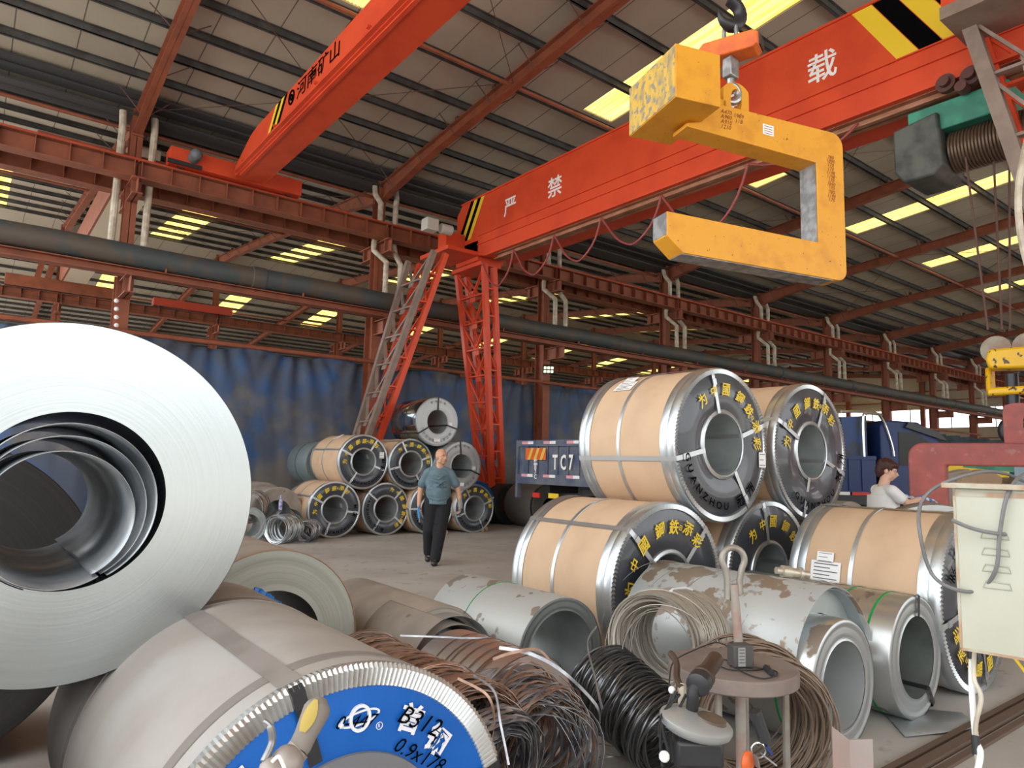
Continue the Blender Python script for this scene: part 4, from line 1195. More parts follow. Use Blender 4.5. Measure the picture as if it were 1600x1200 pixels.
def curl(parent, cx, cz, r0, r1, a0, a1, L, mat_, y0=0.0, n=60, flat=None, name='loose_wrap'):
    g = G(); vs = []
    for i in range(n+1):
        q = i/n; a = D2R(a0+(a1-a0)*q); r = r0+(r1-r0)*q
        if flat and flat[0] < q < flat[1]:
            qq = (q-flat[0])/(flat[1]-flat[0]); aa, ab = D2R(a0+(a1-a0)*flat[0]), D2R(a0+(a1-a0)*flat[1])
            ra = r0+(r1-r0)*flat[0]; rb = r0+(r1-r0)*flat[1]
            x = ra*math.cos(aa)*(1-qq)+rb*math.cos(ab)*qq; z = ra*math.sin(aa)*(1-qq)+rb*math.sin(ab)*qq
        else: x, z = r*math.cos(a), r*math.sin(a)
        for yy in (y0, y0+L*0.5, y0+L): vs.append((cx+x, yy, cz+z))
    g.add(vs, [(i*3+k, i*3+k+1, i*3+3+k+1, i*3+3+k) for i in range(n) for k in range(2)])
    o = g.build(name, mat_, parent, W=False, smooth=25)
    md = o.modifiers.new('s', 'SOLIDIFY'); md.thickness = 0.0035; md.offset = 0
    return o
curl(A, -0.005, RA-0.018, 0.262, 0.27, -60, 250, LA, m_curl, 0.0)
curl(A, -0.01, RA-0.036, 0.236, 0.25, -60, 245, LA, m_curl, 0.01)
curl(A, -0.016, RA-0.058, 0.205, 0.225, -62, 240, LA, m_curl, 0.0)
curl(A, -0.016, RA-0.058, 0.222, 0.222, -130, -58, LA, m_curl, 0.0)
# B: coil with blue end board
RB, LB, yB = 0.499, 1.5, 1.707
B = thing('steel_coil', 'dusty paper wrapped coil with bright blue end board under the huge bare coil', 'steel coil', (0.835, yB, 0))
g = G(); g.lathe([(RB-0.004, 0.012), (RB-0.001, 0.03), (RB-0.001, LB), (RB-0.03, LB)], RB, n=160); g.lathe([(RB-0.03, LB), (0.26, LB)], RB, n=64)
g.build('paper_wrap', m_dust, B, W=False)
for yb, wb in ((0.1, 0.045), (1.0, 0.05)):
    g = G(); g.lathe([(RB-0.003, yb), (RB+0.0025, yb+0.001), (RB+0.0025, yb+wb), (RB-0.003, yb+wb)], RB, n=120); g.build('tape_band', m_dust_dk, B, W=False)
for a in (108, 19):
    a = D2R(a); ca, sa = math.cos(a), math.sin(a)
    g = G(); vs = []
    for yy in (0.02, 0.5, 1.0, LB):
        for sg in (-1, 1): vs.append(((RB+0.004)*ca-sg*0.03*sa, yy, RB+(RB+0.004)*sa+sg*0.03*ca))
    g.add(vs, [(2*i, 2*i+1, 2*i+3, 2*i+2) for i in range(3)])
    lab(g.build('tape_strip', m_dust_dk, B, W=False), 'flat strap along the wrapper')
    g = G(); vs = []
    for q, yy in ((0.3, -0.012), (RB-0.07, -0.014), (RB-0.05, -0.02), (RB-0.012, -0.02), (RB+0.003, -0.004), (RB+0.003, 0.015)):
        for sg in (-1, 1): vs.append((q*ca-sg*0.017*sa, yy, RB+q*sa+sg*0.017*ca))
    g.add(vs, [(2*i, 2*i+1, 2*i+3, 2*i+2) for i in range(5)])
    lab(g.build('strap', m_blk, B, W=False, smooth=0), 'black steel strap')
g = G(); K = 2*220; vs = []
for i in range(K):
    a = 2*PI*i/K; up_ = (i % 2)*0.011
    for (q, dy) in ((RB+0.003, 0.03), (RB+0.003+up_*0.35, 0.0), (RB-0.006, -0.005-up_*0.8), (RB-0.05, -0.003-up_*0.7), (RB-0.056, 0.004)):
        vs.append((q*math.cos(a), dy, RB+q*math.sin(a)))
g.add(vs, [(i*5+k, ((i+1) % K)*5+k, ((i+1) % K)*5+k+1, i*5+k+1) for i in range(K) for k in range(4)])
g.build('crimped_edge_ring', M('dusty crimped galvanised edge', (0.66, 0.67, 0.66), 0.3, 0.75, c2=(0.5, 0.46, 0.42), scale=5, lo=0.5, hi=0.65), B, W=False, smooth=25)
g = G(); g.lathe([(RB-0.05, -0.002), (0.3, -0.006), (0.28, -0.002)], RB, n=128); eb_ = g.build('end_board', m_blueface, B, W=False)
g = G(); g.lathe([(0.288, -0.004), (0.286, -0.012), (0.25, -0.014), (0.245, 0.02), (0.245, LB)], RB, n=96); g.build('bore_lining', M('grey felt lining', (0.18, 0.18, 0.19), 0.8), B, W=False)
def onface(a, q, dy=-0.009): a = D2R(a); return V((q*math.cos(a), dy, RB+q*math.sin(a)))
def tang(a): a = D2R(a); return V((math.sin(a), 0, -math.cos(a))), V((math.cos(a), 0, math.sin(a)))
g = G()
u_, v_ = tang(84)
o = onface(87, 0.372)
g.tube([o+u_*0.026*math.cos(a)+v_*0.03*math.sin(a) for a in [2*PI*k/28 for k in range(28)]], 0.0055, 4, closed=True)
g.tube([o+u_*(0.052*math.cos(a))+v_*(0.016*math.sin(a)+0.012*math.cos(a)) for a in [2*PI*k/36 for k in range(36)]], 0.0032, 4, closed=True)
g.ball(o-u_*0.05-v_*0.014, 0.0075, 8)
g.tube([onface(77.5, 0.35)+u_*0.009*math.cos(a)+v_*0.009*math.sin(a) for a in [2*PI*k/18 for k in range(18)]], 0.0012, 4, closed=True)
put_text(g, 'R', 0.014, onface(77.5, 0.35), u_, v_)
u_, v_ = tang(66); put_text(g, '首', 0.075, onface(63.5, 0.382), u_, v_, bold=0.035)
u_, v_ = tang(50); put_text(g, '钢', 0.075, onface(46.6, 0.371), u_, v_, bold=0.035)
lab(g.build('lettering', m_wht_ink, eb_, W=False, smooth=0), 'white emblem and lettering')
g = G()
u_, v_ = tang(80)
put_text(g, '0-447', 0.045, onface(88, 0.366, -0.0125), u_*0.97+v_*0.05, v_, shear=0.35, bold=0.0, stretch=1.1)
u_, v_ = tang(62); put_text(g, 'B312', 0.066, onface(59, 0.385, -0.0125), u_, v_, shear=0.3, bold=0.0, stretch=1.05)
u_, v_ = tang(58); put_text(g, '0.9x178', 0.055, onface(50, 0.315, -0.0125), u_, v_, shear=0.3, bold=0.0)
lab(g.build('handwriting', m_blk_ink, eb_, W=False, smooth=0), 'black marker writing')
sticker(B, 'paper_label', onface(133.5, 0.405), (0.8, 0, 0.6), (-0.6, 0, 0.8), 0.05, 0.04, (0, -1, 0), 3)
# scraps of blue film on its far edge
g = G()
for k in range(22):
    a = D2R(38+1.1*k); q = RB+0.004
    for j in (0, 1):
        if 49 < 38+1.1*k < 53: continue
        g.box((q*math.cos(a)+random.uniform(-.004, .004), LB-0.02+0.02*j+random.uniform(-.01, .01), RB+q*math.sin(a)), (0.02, 0.03, 0.009), Euler((random.random(), -a, random.random())).to_matrix())
lab(g.build('film_scrap', M('bright blue film', (0.03, 0.2, 0.62), 0.4), B, W=False), 'bright blue film scraps')
# coil left of it
plain_coil(-0.385, 2.0, 0.5, 0.5, 0.25, 1.4, 'dusty brown coil in the bottom left corner below the huge coil', m_dusty_sheet, m_dusty_sheet)
# dark coil seen through the bore of A
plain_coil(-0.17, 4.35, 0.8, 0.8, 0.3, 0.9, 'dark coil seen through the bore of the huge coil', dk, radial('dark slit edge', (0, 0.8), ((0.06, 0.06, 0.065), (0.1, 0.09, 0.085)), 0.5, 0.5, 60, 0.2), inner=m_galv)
# C: pale slit coil
plain_coil(1.422, 3.95, 0.508, 0.508, 0.285, 1.0, 'pale slit coil with fine rings and dark bore behind the blue ended coil', m_dusty_sheet,
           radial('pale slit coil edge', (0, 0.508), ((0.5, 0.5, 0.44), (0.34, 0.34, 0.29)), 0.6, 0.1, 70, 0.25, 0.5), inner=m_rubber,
           bands=((0.0, 0.004, m_wood),))
# D: dusty coil with peeled wraps
Dt = plain_coil(2.31, 3.62, 0.34, 0.34, 0.28, 1.15, 'dusty brown coil with peeled loose end wraps, middle foreground', m_dusty_sheet, m_dusty_sheet, inner=m_galv_dull)
for k, (rr, cx, cz_) in enumerate(((0.30, 0.02, 0.34), (0.275, 0.03, 0.315), (0.245, 0.04, 0.285), (0.21, 0.05, 0.25))):
    curl(Dt, cx, cz_, rr, rr*0.97, 20-4*k, 178, 0.5, m_dusty_sheet if k % 2 else m_galv_dull, -0.12-0.03*(k % 2)+0.03*k)
curl(Dt, 0.0, 0.34, 0.348, 0.36, 112, 205, 0.62, m_dusty_sheet, -0.25)
# E: stained coil with open bore
plain_coil(3.04, 3.35, 0.352, 0.352, 0.268, 1.05, 'grey water stained coil with wide open bore in the middle foreground', m_wet, M('grey coil edge', (0.2, 0.22, 0.22), 0.5, 0.3), inner=m_inner, bands=((0.62, 0.008, m_green_line),), wob=0.006)
# I: stained coil with loose sheet and silver coil inside
It = thing('steel_coil', 'big mud stained coil with a loose blue grey outer sheet, behind the stool', 'steel coil', (4.03, 2.12, 0))
g = G(); g.lathe([(0.43, 0.0), (0.43, 0.4), (0.43, 0.8), (0.43, 1.25)], 0.43, n=80, a0=D2R(-70), a1=D2R(285)); g.v = [(a+(0.045*max(0, a/0.43)*(1 if c < 0.6 else 0.5)), b, c) for a, b, c in g.v]
g.v = [(a*(1+0.008*math.sin(3*b+a*4)), b+0.015*math.sin(a*6), c*(1+0.006*math.sin(b*5))) for a, b, c in g.v]
o = g.build('outer_wrap', m_wet2, It, W=False); md = o.modifiers.new('s', 'SOLIDIFY'); md.thickness = 0.004
g = G(); g.lathe([(0.415, 0.03), (0.417, 0.5), (0.41, 0.8)], 0.43, n=60, a0=D2R(-60), a1=D2R(170)); g.v = [(a+0.045*max(0, a/0.43)*(1 if c < 0.6 else 0.5), b, c) for a, b, c in g.v]
o = g.build('loose_sheet', M('blue grey loose sheet', (0.38, 0.45, 0.48), 0.4, 0.5), It, W=False, smooth=50); md = o.modifiers.new('s', 'SOLIDIFY'); md.thickness = 0.003
g = G()
for k in range(5):
    g.tube([(0.434*math.cos(a)+0.045*max(0, math.cos(a)), 0.1+0.26*k+0.16*(1-math.cos(a*0.8)), 0.43+0.434*math.sin(a)) for a in [D2R(200-8*i) for i in range(22)]], 0.0022, 4)
g.build('wrap_seam', m_dust_dk, It, W=False)
g = G(); g.lathe([(0.27, 0.1), (0.42, 0.1)], 0.43, n=64); g.build('end_face', m_inner, It, W=False)
It2 = plain_coil(3.96, 2.03, 0.354, 0.353, 0.235, 0.4, 'narrow silver coil with green line standing inside the loose sheet', M('shiny dusty galvanised', (0.6, 0.62, 0.62), 0.28, 0.85, c2=(0.34, 0.29, 0.24), scale=3.2, lo=0.56, hi=0.58, rough2=0.7),
           radial('silver coil edge', (0, 0.353), ((0.55, 0.57, 0.57), (0.4, 0.42, 0.42)), 0.35, 0.75, 26, 0.4, 0.6), inner=M('bore with stains', (0.52, 0.55, 0.54), 0.4, 0.4, c2=(0.22, 0.17, 0.13), scale=3.4, lo=0.58, hi=0.6, rough2=0.7), bands=((0.2, 0.012, m_green_line),))
# J
plain_coil(4.86, 2.02, 0.378, 0.378, 0.25, 1.2, 'silver coil with green painted lines and dark inner bore, right foreground', M('dusty shiny sheet', (0.5, 0.51, 0.5), 0.3, 0.8, c2=(0.27, 0.22, 0.18), scale=3.5, lo=0.55, hi=0.58, rough2=0.7),
           radial('j coil edge', (0, 0.378), ((0.5, 0.52, 0.52), (0.36, 0.38, 0.38)), 0.35, 0.7, 24, 0.4, 0.6), inner=M('glossy dark bore', (0.3, 0.33, 0.31), 0.35, 0.6, c2=(0.2, 0.22, 0.2), scale=3), straps=(84, -58), strap_mat=m_dark_steel,
           bands=((0.14, 0.014, m_green_line), (0.36, 0.012, m_green_line), (0.62, 0.012, m_dust_dk), (0.85, 0.012, m_dust_dk)))
g = G(); g.add([(4.45, 1.93, 0.012), (4.95, 1.72, 0.02), (5.2, 1.9, 0.012), (4.9, 2.3, 0.012)], [(0, 1, 2, 3)])
o = tag(g.build('sheet_offcut', m_galv_dull), 'flat grey sheet offcut on the floor under the green lined coil', 'sheet'); md = o.modifiers.new('s', 'SOLIDIFY'); md.thickness = 0.004
# light coil turned sideways by the worker, and hidden one carrying the pile
plain_coil(6.95, 2.66, 0.63, 0.63, 0.25, 0.55, 'dusty coil turned sideways in front of the worker in white', m_dusty_sheet, radial('pale rings', (0, 0.63), ((0.45, 0.45, 0.43), (0.25, 0.25, 0.24)), 0.4, 0.4, 22, 0.5), yaw_=D2R(-62))
plain_coil(7.09, 3.52, 0.62, 0.62, 0.25, 1.0, 'grey coil hidden behind the pile near the blue truck', m_dusty_sheet)
# hose fitting on coil I
p = onX(1236, 905, 4.16); p.z = 0.893
t = thing('hose_fitting', 'pale brass hose coupling lying on the stained coil', 'fitting', p)
g = G(); ax = V((0.85, -0.5, -0.12)).normalized()
for a, b_, r_ in ((-0.1, -0.06, 0.022), (-0.06, 0.0, 0.038), (0.0, 0.05, 0.03), (0.05, 0.07, 0.04), (0.07, 0.12, 0.024)):
    g.cyl(p+ax*a, p+ax*b_, r_, 12)
g.build('body', M('pale brass', (0.55, 0.5, 0.4), 0.4, 0.6), t)

# far-left silver wire coil, hoop and small bundle -------------------------
def wire_coil(name, label, c, axis, R, L, turns, wr, mat_, group, jit=0.02, seg=36, thick=0.0, loose=6, seed=1, mat2=None, flat=1.0, taper=0.0, nn=4):
    rn = random.Random(seed); c = V(c); ax = V(axis).normalized()
    u_ = ax.cross(V((0, 0, 1))).normalized(); v_ = u_.cross(ax)
    t = thing(name, label, 'wire coil' if 'wire' in name else 'strapping', c-V((0, 0, R)), 0, group)
    g = G()
    for k in range(turns):
        q = k/turns; ph = rn.uniform(0, 2*PI)
        rr = R*(1-taper*q)-rn.random()**1.5*thick; e1 = rn.uniform(-jit, jit); e2 = rn.uniform(-jit, jit); tl = rn.uniform(-1, 1)*jit*2.0; tl2 = rn.uniform(-1, 1)*jit*2.0
        pts = []
        for i in range(seg):
            a = 2*PI*i/seg
            r2 = rr*(1+0.3*jit/R*math.sin(3*a+ph))
            pts.append(c+ax*(L*q+tl*math.sin(a)+tl2*math.cos(a))+u_*(r2*math.cos(a)+e1*0.5)+v_*(r2*math.sin(a)*flat+e2*0.5))
        g.mat(1 if (mat2 and rn.random() < 0.35) else 0)
        if 'strap' in name: ribbon(g, pts, wr, ax, True)
        else: g.tube(pts, wr, nn, closed=True)
    g.build('windings', [mat_, mat2 or mat_], t, smooth=60 if 'strap' not in name else 40)
    return t, u_, v_, ax
def ribbon(g, pts, w_, ax, closed=False, th=0.0012):
    n = len(pts); vs = []
    for i, p in enumerate(pts):
        p = V(p)
        if closed: d = V(pts[(i+1) % n])-V(pts[i-1])
        else: d = V(pts[min(i+1, n-1)])-V(pts[max(i-1, 0)])
        d.normalize(); s = V(ax)-d*d.dot(V(ax)); s.normalize(); nn_ = s.cross(d)
        for a, b in ((-1, -1), (1, -1), (1, 1), (-1, 1)): vs.append(p+s*w_*a*0.5+nn_*th*b)
    m_ = n if closed else n-1
    g.add(vs, [(i*4+k, i*4+(k+1) % 4, ((i+1) % n)*4+(k+1) % 4, ((i+1) % n)*4+k) for i in range(m_) for k in range(4)])
def strand(g, pts, r, n=4):
    g.tube(smooth_pts(pts), r, n)
def smooth_pts(pts, k=6):
    pts = [V(p) for p in pts]; out = []
    for i in range(len(pts)-1):
        p0 = pts[max(i-1, 0)]; p1 = pts[i]; p2 = pts[i+1]; p3 = pts[min(i+2, len(pts)-1)]
        for j in range(k):
            t_ = j/k
            out.append(0.5*((2*p1)+(p2-p0)*t_+(2*p0-5*p1+4*p2-p3)*t_*t_+(3*p1-p0-3*p2+p3)*t_**3))
    out.append(pts[-1]); return out
GW = 'small wire coils left of the far pile'
wire_coil('wire_coil', 'bright silver wire coil on the floor at far left', (4.55, 12.7, 0.26), (0.75, 0.5, 0), 0.26, 0.45, 40, 0.009, m_galv, GW, 0.02, 24, 0.05)
wire_coil('wire_coil', 'small dull wire coil on the floor next to the kraft coil', (5.12, 12.75, 0.19), (0.7, 0.5, 0.1), 0.19, 0.25, 34, 0.009, m_strap_st, GW, 0.03, 24, 0.06)
wire_coil('strap_coil', 'coppery strapping coil standing against the dusty coil at far left', (4.2, 13.2, 0.62), (0.5, 0.8, 0.1), 0.3, 0.35, 44, 0.02, m_strap_cu, None, 0.03, 24, 0.05, mat2=m_galv)
g = G(); g.lathe([(0.3, 0), (0.3, 0.35)], 0.3, n=48, a0=D2R(-240), a1=D2R(80)); g.v = [(4.9+a*0.95, 13.0+b, c) for a, b, c in g.v]
o = tag(g.build('sheet_hoop', m_galv_dull), 'curled grey sheet hoop behind the bright silver wire coil', 'sheet'); md = o.modifiers.new('s', 'SOLIDIFY'); md.thickness = 0.006
plain_coil(4.12, 12.9, 0.33, 0.33, 0.2, 0.4, 'small grey coil cut off by the huge coil at far left', m_galv_dull)
p = onY(438, 797, 12.98)
g = G(); g.cyl(p, p+V((0, 0, 0.2)), 0.035, 10); g.cyl(p+V((0, 0, 0.2)), p+V((0, 0, 0.27)), 0.018, 8)
tag(g.build('spray_can', M('printed can', (0.55, 0.5, 0.6), 0.4, c2=(0.1, 0.1, 0.4), scale=30)), 'small spray can standing on the curled hoop', 'can')

# foreground strapping and wire
t, u_, v_, ax = wire_coil('strap_coil', 'brown bundle of loose steel strapping beside the blue ended coil', (1.64, 2.3, 0.37), (0.03, 1, 0), 0.3, 1.0, 130, 0.022, m_strap_cu, None, 0.02, 30, 0.05, mat2=m_copper, seed=3)
g = G()
for k in range(46):
    a0 = random.uniform(0.2, 1.2); rr = random.uniform(0.22, 0.31)
    pts = [V((1.66+rr*math.cos(a), 2.28-0.12*math.sin((a-a0))*random.uniform(.6, 1.3)-0.001*k, 0.31+rr*math.sin(a)*0.95)) for a in [a0+2*PI*i/26 for i in range(26)]]
    ribbon(g, pts, 0.017, (0.2, 1, 0.1), True)
g.build('loose_loops', m_strap_st, t, smooth=40)
# bronze sheet roll with thin painted shadow lines
Rt = thing('sheet_roll', 'bronze tinted sheet roll with thin shadow lines laid on as ribbons, centre foreground', 'sheet roll', (2.15, 2.6, 0))
g = G(); g.lathe([(0.3, 0.0), (0.302, 0.5), (0.298, 0.62)], 0.34, n=64); g.lathe([(0.3, 0), (0.15, 0.01)], 0.34, n=48)
g.build('rolled_sheet', m_copper, Rt, W=False)
g = G()
for k in range(8):
    y0 = 0.03+0.06*k+random.uniform(-.01, .01); tl = random.uniform(-0.03, 0.03)
    ribbon(g, [V((0.306*math.cos(a), y0+tl*math.sin(a), 0.34+0.306*math.sin(a))) for a in [2*PI*i/36 for i in range(36)]], 0.007, (0, 1, 0), True)
g.build('strapping', M('dark shadow lines', (0.2, 0.13, 0.1), 0.4, 0.6), Rt, W=False, smooth=40)  # dark ribbons stand for thin shadows across the roll
t, u_, v_, ax = wire_coil('strap_coil', 'dense grey bundle of steel strapping hanging from the bronze roll', (2.03, 2.36, 0.31), (0.15, 1, 0), 0.28, 0.26, 90, 0.016, m_strap_st, None, 0.07, 30, 0.1, mat2=m_strap_cu, seed=8)
# long stray strap ends
STR = [
 ('long pale strap end arching over the bronze roll to the floor', [(780, 1012, 2.5), (830, 1022, 2.4), (880, 1050, 2.3), (930, 1100, 2.25), (938, 1130, 2.25)], 0.014, m_strap_st),
 ('thin strap end lying across the bronze roll', [(625, 993, 2.6), (680, 995, 2.55), (740, 997, 2.5), (762, 995, 2.5)], 0.007, m_strap_st),
 ('twisted strap end hanging left of the grey bundle', [(770, 1030, 2.4), (800, 1020, 2.4), (840, 1015, 2.4), (865, 1040, 2.4)], 0.012, m_strap_cu),
 ('strap end curling down beside the blue end board', [(715, 1060, 2.1), (760, 1085, 2.05), (772, 1120, 2.0), (768, 1165, 1.95)], 0.009, m_strap_cu),
 ('strap end dropping to the floor by the grey bundle', [(740, 1055, 2.2), (772, 1080, 2.1), (782, 1130, 2.05), (795, 1195, 2.0)], 0.008, m_strap_st),
 ('bright strap end leaning on the black wire coil', [(932, 980, 3.0), (918, 1005, 2.7), (930, 1060, 2.5), (941, 1108, 2.4)], 0.014, m_galv),
 ('crumpled silver strip on the floor in front of the bundles', [(830, 1152, 2.55), (870, 1150, 2.5), (905, 1145, 2.45), (935, 1128, 2.45)], 0.02, m_strap_st),
]
for lb, pts, w_, mm in STR:
    g = G(); P_ = smooth_pts([onY(*p) for p in pts], 8)
    if 'floor in front' in lb: P_ = smooth_pts([onZ(p[0], p[1], 0.02+0.01*(i % 2)) for i, p in enumerate(pts)], 8)
    ribbon(g, P_, w_, (0.3, 0.2, 1) if 'floor in front' not in lb else (0.2, 1, 0.3))
    tag(g.build('strap_end', mm, smooth=40), lb, 'strapping', 'loose strap ends')
# wire coils in front of the near pile
t, u_, v_, ax = wire_coil('wire_coil', 'large pale wire coil leaning on the black wire coil', (2.95, 2.53, 0.61), (0.95, 0.32, -0.1), 0.258, 0.5, 300, 0.006, m_wire_lt, 'wire coils in the foreground', 0.012, 36, 0.045, seed=11)
g = G()
for k in range(12):
    a0 = random.uniform(0, 6)
    rr = random.uniform(0.2, 0.34)
    c = V((2.95, 2.48, 0.58))+V((random.uniform(-.08, .05), random.uniform(-.06, .05), random.uniform(-.06, .02)))
    n0 = random.randint(14, 30)
    pts = [c+u_*(rr*math.cos(a))+v_*(rr*math.sin(a))-ax*0.05*math.sin(a*1.7) for a in [a0+2*PI*i/30 for i in range(n0)]]
    g.tube(pts, 0.0028, 4)
g.build('stray_wire', m_wire_lt, t)
g = G(); q = V((3.0, 2.5, 0.6))
for k in range(2): g.tube([q+u_*0.03+v_*0.275-ax*0.02*(1-k), q+ax*0.1+v_*0.28, q+ax*0.3+v_*0.28, q+ax*0.46+v_*0.26], 0.006, 5)
lab(g.build('tie_wire', m_wht_ink, t), 'pale tie')
t, u_, v_, ax = wire_coil('wire_coil', 'black wire coil on the floor left of the stool', (2.78, 2.3, 0.24), (0.1, 1, 0.28), 0.205, 0.52, 120, 0.005, m_wire_dk, 'wire coils in the foreground', 0.018, 40, 0.06, seed=12)
wire_coil('wire_coil', 'big brown dusty wire coil behind the stool legs', (3.0, 1.92, 0.35), (0.55, 0.8, 0.0), 0.34, 0.3, 110, 0.005, m_wire_br, 'wire coils in the foreground', 0.03, 48, 0.1, seed=13)
g = G()
for k in range(10):
    c = onZ(random.uniform(840, 1000), random.uniform(1120, 1180), 0.02); rr = random.uniform(0.08, 0.22); a0 = random.uniform(0, 6)
    g.tube([c+V((rr*math.cos(a), rr*math.sin(a)*0.7, 0.02*math.sin(2*a)+0.01)) for a in [a0+0.22*i for i in range(random.randint(8, 22))]], 0.0025, 4)
tag(g.build('wire_scraps', m_wire_dk), 'tangled thin wire scraps on the floor between bundles', 'wire', kind='stuff')
wire_coil('wire_coil', 'black wire coil on the floor at the bottom edge near the strap ends', (2.05, 1.72, 0.08), (0, 0.05, 1), 0.2, 0.12, 40, 0.006, m_wire_dk, 'wire coils in the foreground', 0.02, 40, 0.08, seed=15)
# ================================================================== STOOL AND TOOLS
sc_ = V((2.49, 1.73, 0))
t = thing('stool', 'round dusty steel topped stool with pipe legs beside the wire coils', 'stool', sc_)
g = G(); g.v = []
n = 48
g.tube([sc_+V((0, 0, 0.70)), sc_+V((0, 0, 0.705)), sc_+V((0, 0, 0.75)), sc_+V((0, 0, 0.755))], [0.245, 0.25, 0.25, 0.243], n)
g.build('seat', m_stool, t)
for a in (20, 110, 200, 290):
    g = G(); d = V((math.cos(D2R(a)), math.sin(D2R(a)), 0)); g.cyl(sc_+d*0.2, sc_+d*0.2+V((0, 0, 0.7)), 0.014, 10); g.build('leg', M('grey pipe leg', (0.3, 0.28, 0.25), 0.5, 0.4, c2=(0.24, 0.2, 0.16), scale=8), t)
# rod with ring head, passing through the seat
p0 = onY(1156, 1012, sc_.y+0.02); base = V((p0.x, p0.y, 0))
t = thing('ring_headed_rod', 'rusty steel rod with a ring head standing up through the stool', 'rod', base)
ptop = V((p0.x-0.01, p0.y+0.02, onY(1146, 915, p0.y).z))
g = G(); g.cyl(base, V((p0.x, p0.y, 0.75)), 0.021, 14); g.cyl(V((p0.x, p0.y, 0.75)), ptop, 0.0185, 14)
g.build('rod', M('red rusty rod', (0.36, 0.2, 0.16), 0.6, c2=(0.36, 0.33, 0.29), scale=7), t)
g = G(); sx_ = V((0.79, -0.61, 0))
cz_ = ptop+V((0, 0, 0.1)); r_ = 0.047
pts = [ptop+sx_*-0.026+V((0, 0, -0.06)), ptop+sx_*-0.026+V((0, 0, 0.02)), ptop+sx_*-0.031+V((0, 0, 0.045))]
pts += [cz_+sx_*r_*math.cos(a)+V((0, 0, r_*math.sin(a)*1.05)) for a in [PI*1.2-PI*1.4*k/14 for k in range(15)]]
pts += [ptop+sx_*0.031+V((0, 0, 0.045)), ptop+sx_*0.026+V((0, 0, 0.02)), ptop+sx_*0.026+V((0, 0, -0.04))]
g.tube(pts, 0.0135, 12)
lab(g.build('ring_head', M('grey bar ring', (0.38, 0.35, 0.31), 0.45, 0.4, c2=(0.28, 0.25, 0.21), scale=9), t), 'grey bent bar ring')
# charger
pc = onZ(1157, 1041, 0.757)
t = thing('charger', 'black charger block standing on the stool seat against the rod', 'charger', pc)
R = Euler((0, 0, D2R(-28))).to_matrix()
g = G(); g.box(pc+V((0, 0, 0.043)), (0.085, 0.06, 0.085), R); g.build('case', M('dusty black case', (0.075, 0.07, 0.066), 0.6), t, bevel=0.006)
g = G(); g.box(pc+V((0, 0, 0.043))+R@V((-0.01, -0.031, 0)), (0.03, 0.002, 0.07), R); g.mat(1)
for k in range(5): g.box(pc+V((0, 0, 0.07-0.012*k))+R@V((-0.01, -0.0325, 0)), (0.022, 0.001, 0.004), R)
lab(g.build('rating_label', [M('dusty label', (0.3, 0.3, 0.28), 0.7), m_print], t, smooth=0), 'grey printed label')
g = G()
cl = [(1148, 1036), (1128, 1030), (1118, 1036), (1140, 1046), (1180, 1047), (1196, 1044), (1202, 1040)]
g.tube(smooth_pts([onZ(a, b, 0.762) for a, b in cl]), 0.0028, 6)
cl = [(1150, 1040), (1160, 1050), (1190, 1060), (1212, 1056), (1210, 1048), (1170, 1042), (1140, 1040)]
g.tube(smooth_pts([onZ(a, b, 0.763) for a, b in cl]), 0.0028, 6)
g.cyl(onZ(1197, 1043, 0.768), onZ(1206, 1052, 0.768), 0.012, 10)
g.tube(smooth_pts([pc+V((-0.03, 0.0, 0.06)), onD(1120, 1004, 2.95), onD(1080, 1018, 2.9), onD(1052, 1035, 2.6), onD(1045, 1075, 2.0)]), 0.0028, 6)
g.build('cable', m_rubber, t)
# angle iron
pa = onZ(1327, 1150, 0.8); pa.z = 0
t = thing('angle_iron', 'short upright length of rusty angle iron at the bottom edge', 'angle iron', pa)
g = G(); ua = V((0.79, -0.61, 0)); fa = V((0.61, 0.79, 0))
for sg in (-1, 1):
    d = ua*sg*0.8+fa*-0.6*0.35
    a, b_ = pa, pa+ua*sg*0.056-fa*0.0+fa*(-0.03)
    g.prism([(0, 0), (0.058, 0), (0.058, 0.83 if sg < 0 else 0.8), (0, 0.79)], pa, (ua*sg-fa*0.35).normalized(), (0, 0, 1), fa, 0.006)
g.build('bar', M('pinkish rusty steel', (0.38, 0.25, 0.21), 0.6, c2=(0.33, 0.29, 0.27), scale=6), t, smooth=0)

# electric bicycle with the silver display
cl_ = onZ(1088, 1128, 0.95)
cu = V((0.79, -0.61, 0)); cf = V((0.61, 0.79, 0))
t = thing('electric_bicycle', 'electric bicycle handlebar with oval silver display at the bottom edge', 'bicycle', V((cl_.x, cl_.y, 0)))
g = G(); N = 36; vs = []; rings = [(0.0, -0.022), (0.85, -0.02), (0.97, -0.012), (1.0, -0.002), (0.985, 0.004), (0.9, 0.009), (0.6, 0.015), (0.25, 0.018), (0.0, 0.019)]
tilt = Matrix.Rotation(D2R(12), 3, cf)
lean = Matrix.Rotation(D2R(12), 3, cu)
for q, z in rings:
    for k in range(N):
        a = 2*PI*k/N; vs.append(cl_+lean@(tilt@(cu*0.085*q*math.cos(a)+cf*0.062*q*math.sin(a)+V((0, 0, z)))))
g.add(vs, [(i*N+k, i*N+(k+1) % N, (i+1)*N+(k+1) % N, (i+1)*N+k) for i in range(len(rings)-1) for k in range(N)])
dh_ = g.build('display_housing', m_silverpl, t)
g = G(); vs = []
for q, z in ((1.0, 0.01), (0.92, 0.0205), (0.0, 0.0215)):
    for k in range(N):
        a = 2*PI*k/N; vs.append(cl_+lean@(tilt@(cu*(0.03+0.036*q*math.cos(a))+cf*(-0.004+0.026*q*math.sin(a))+V((0, 0, z)))))
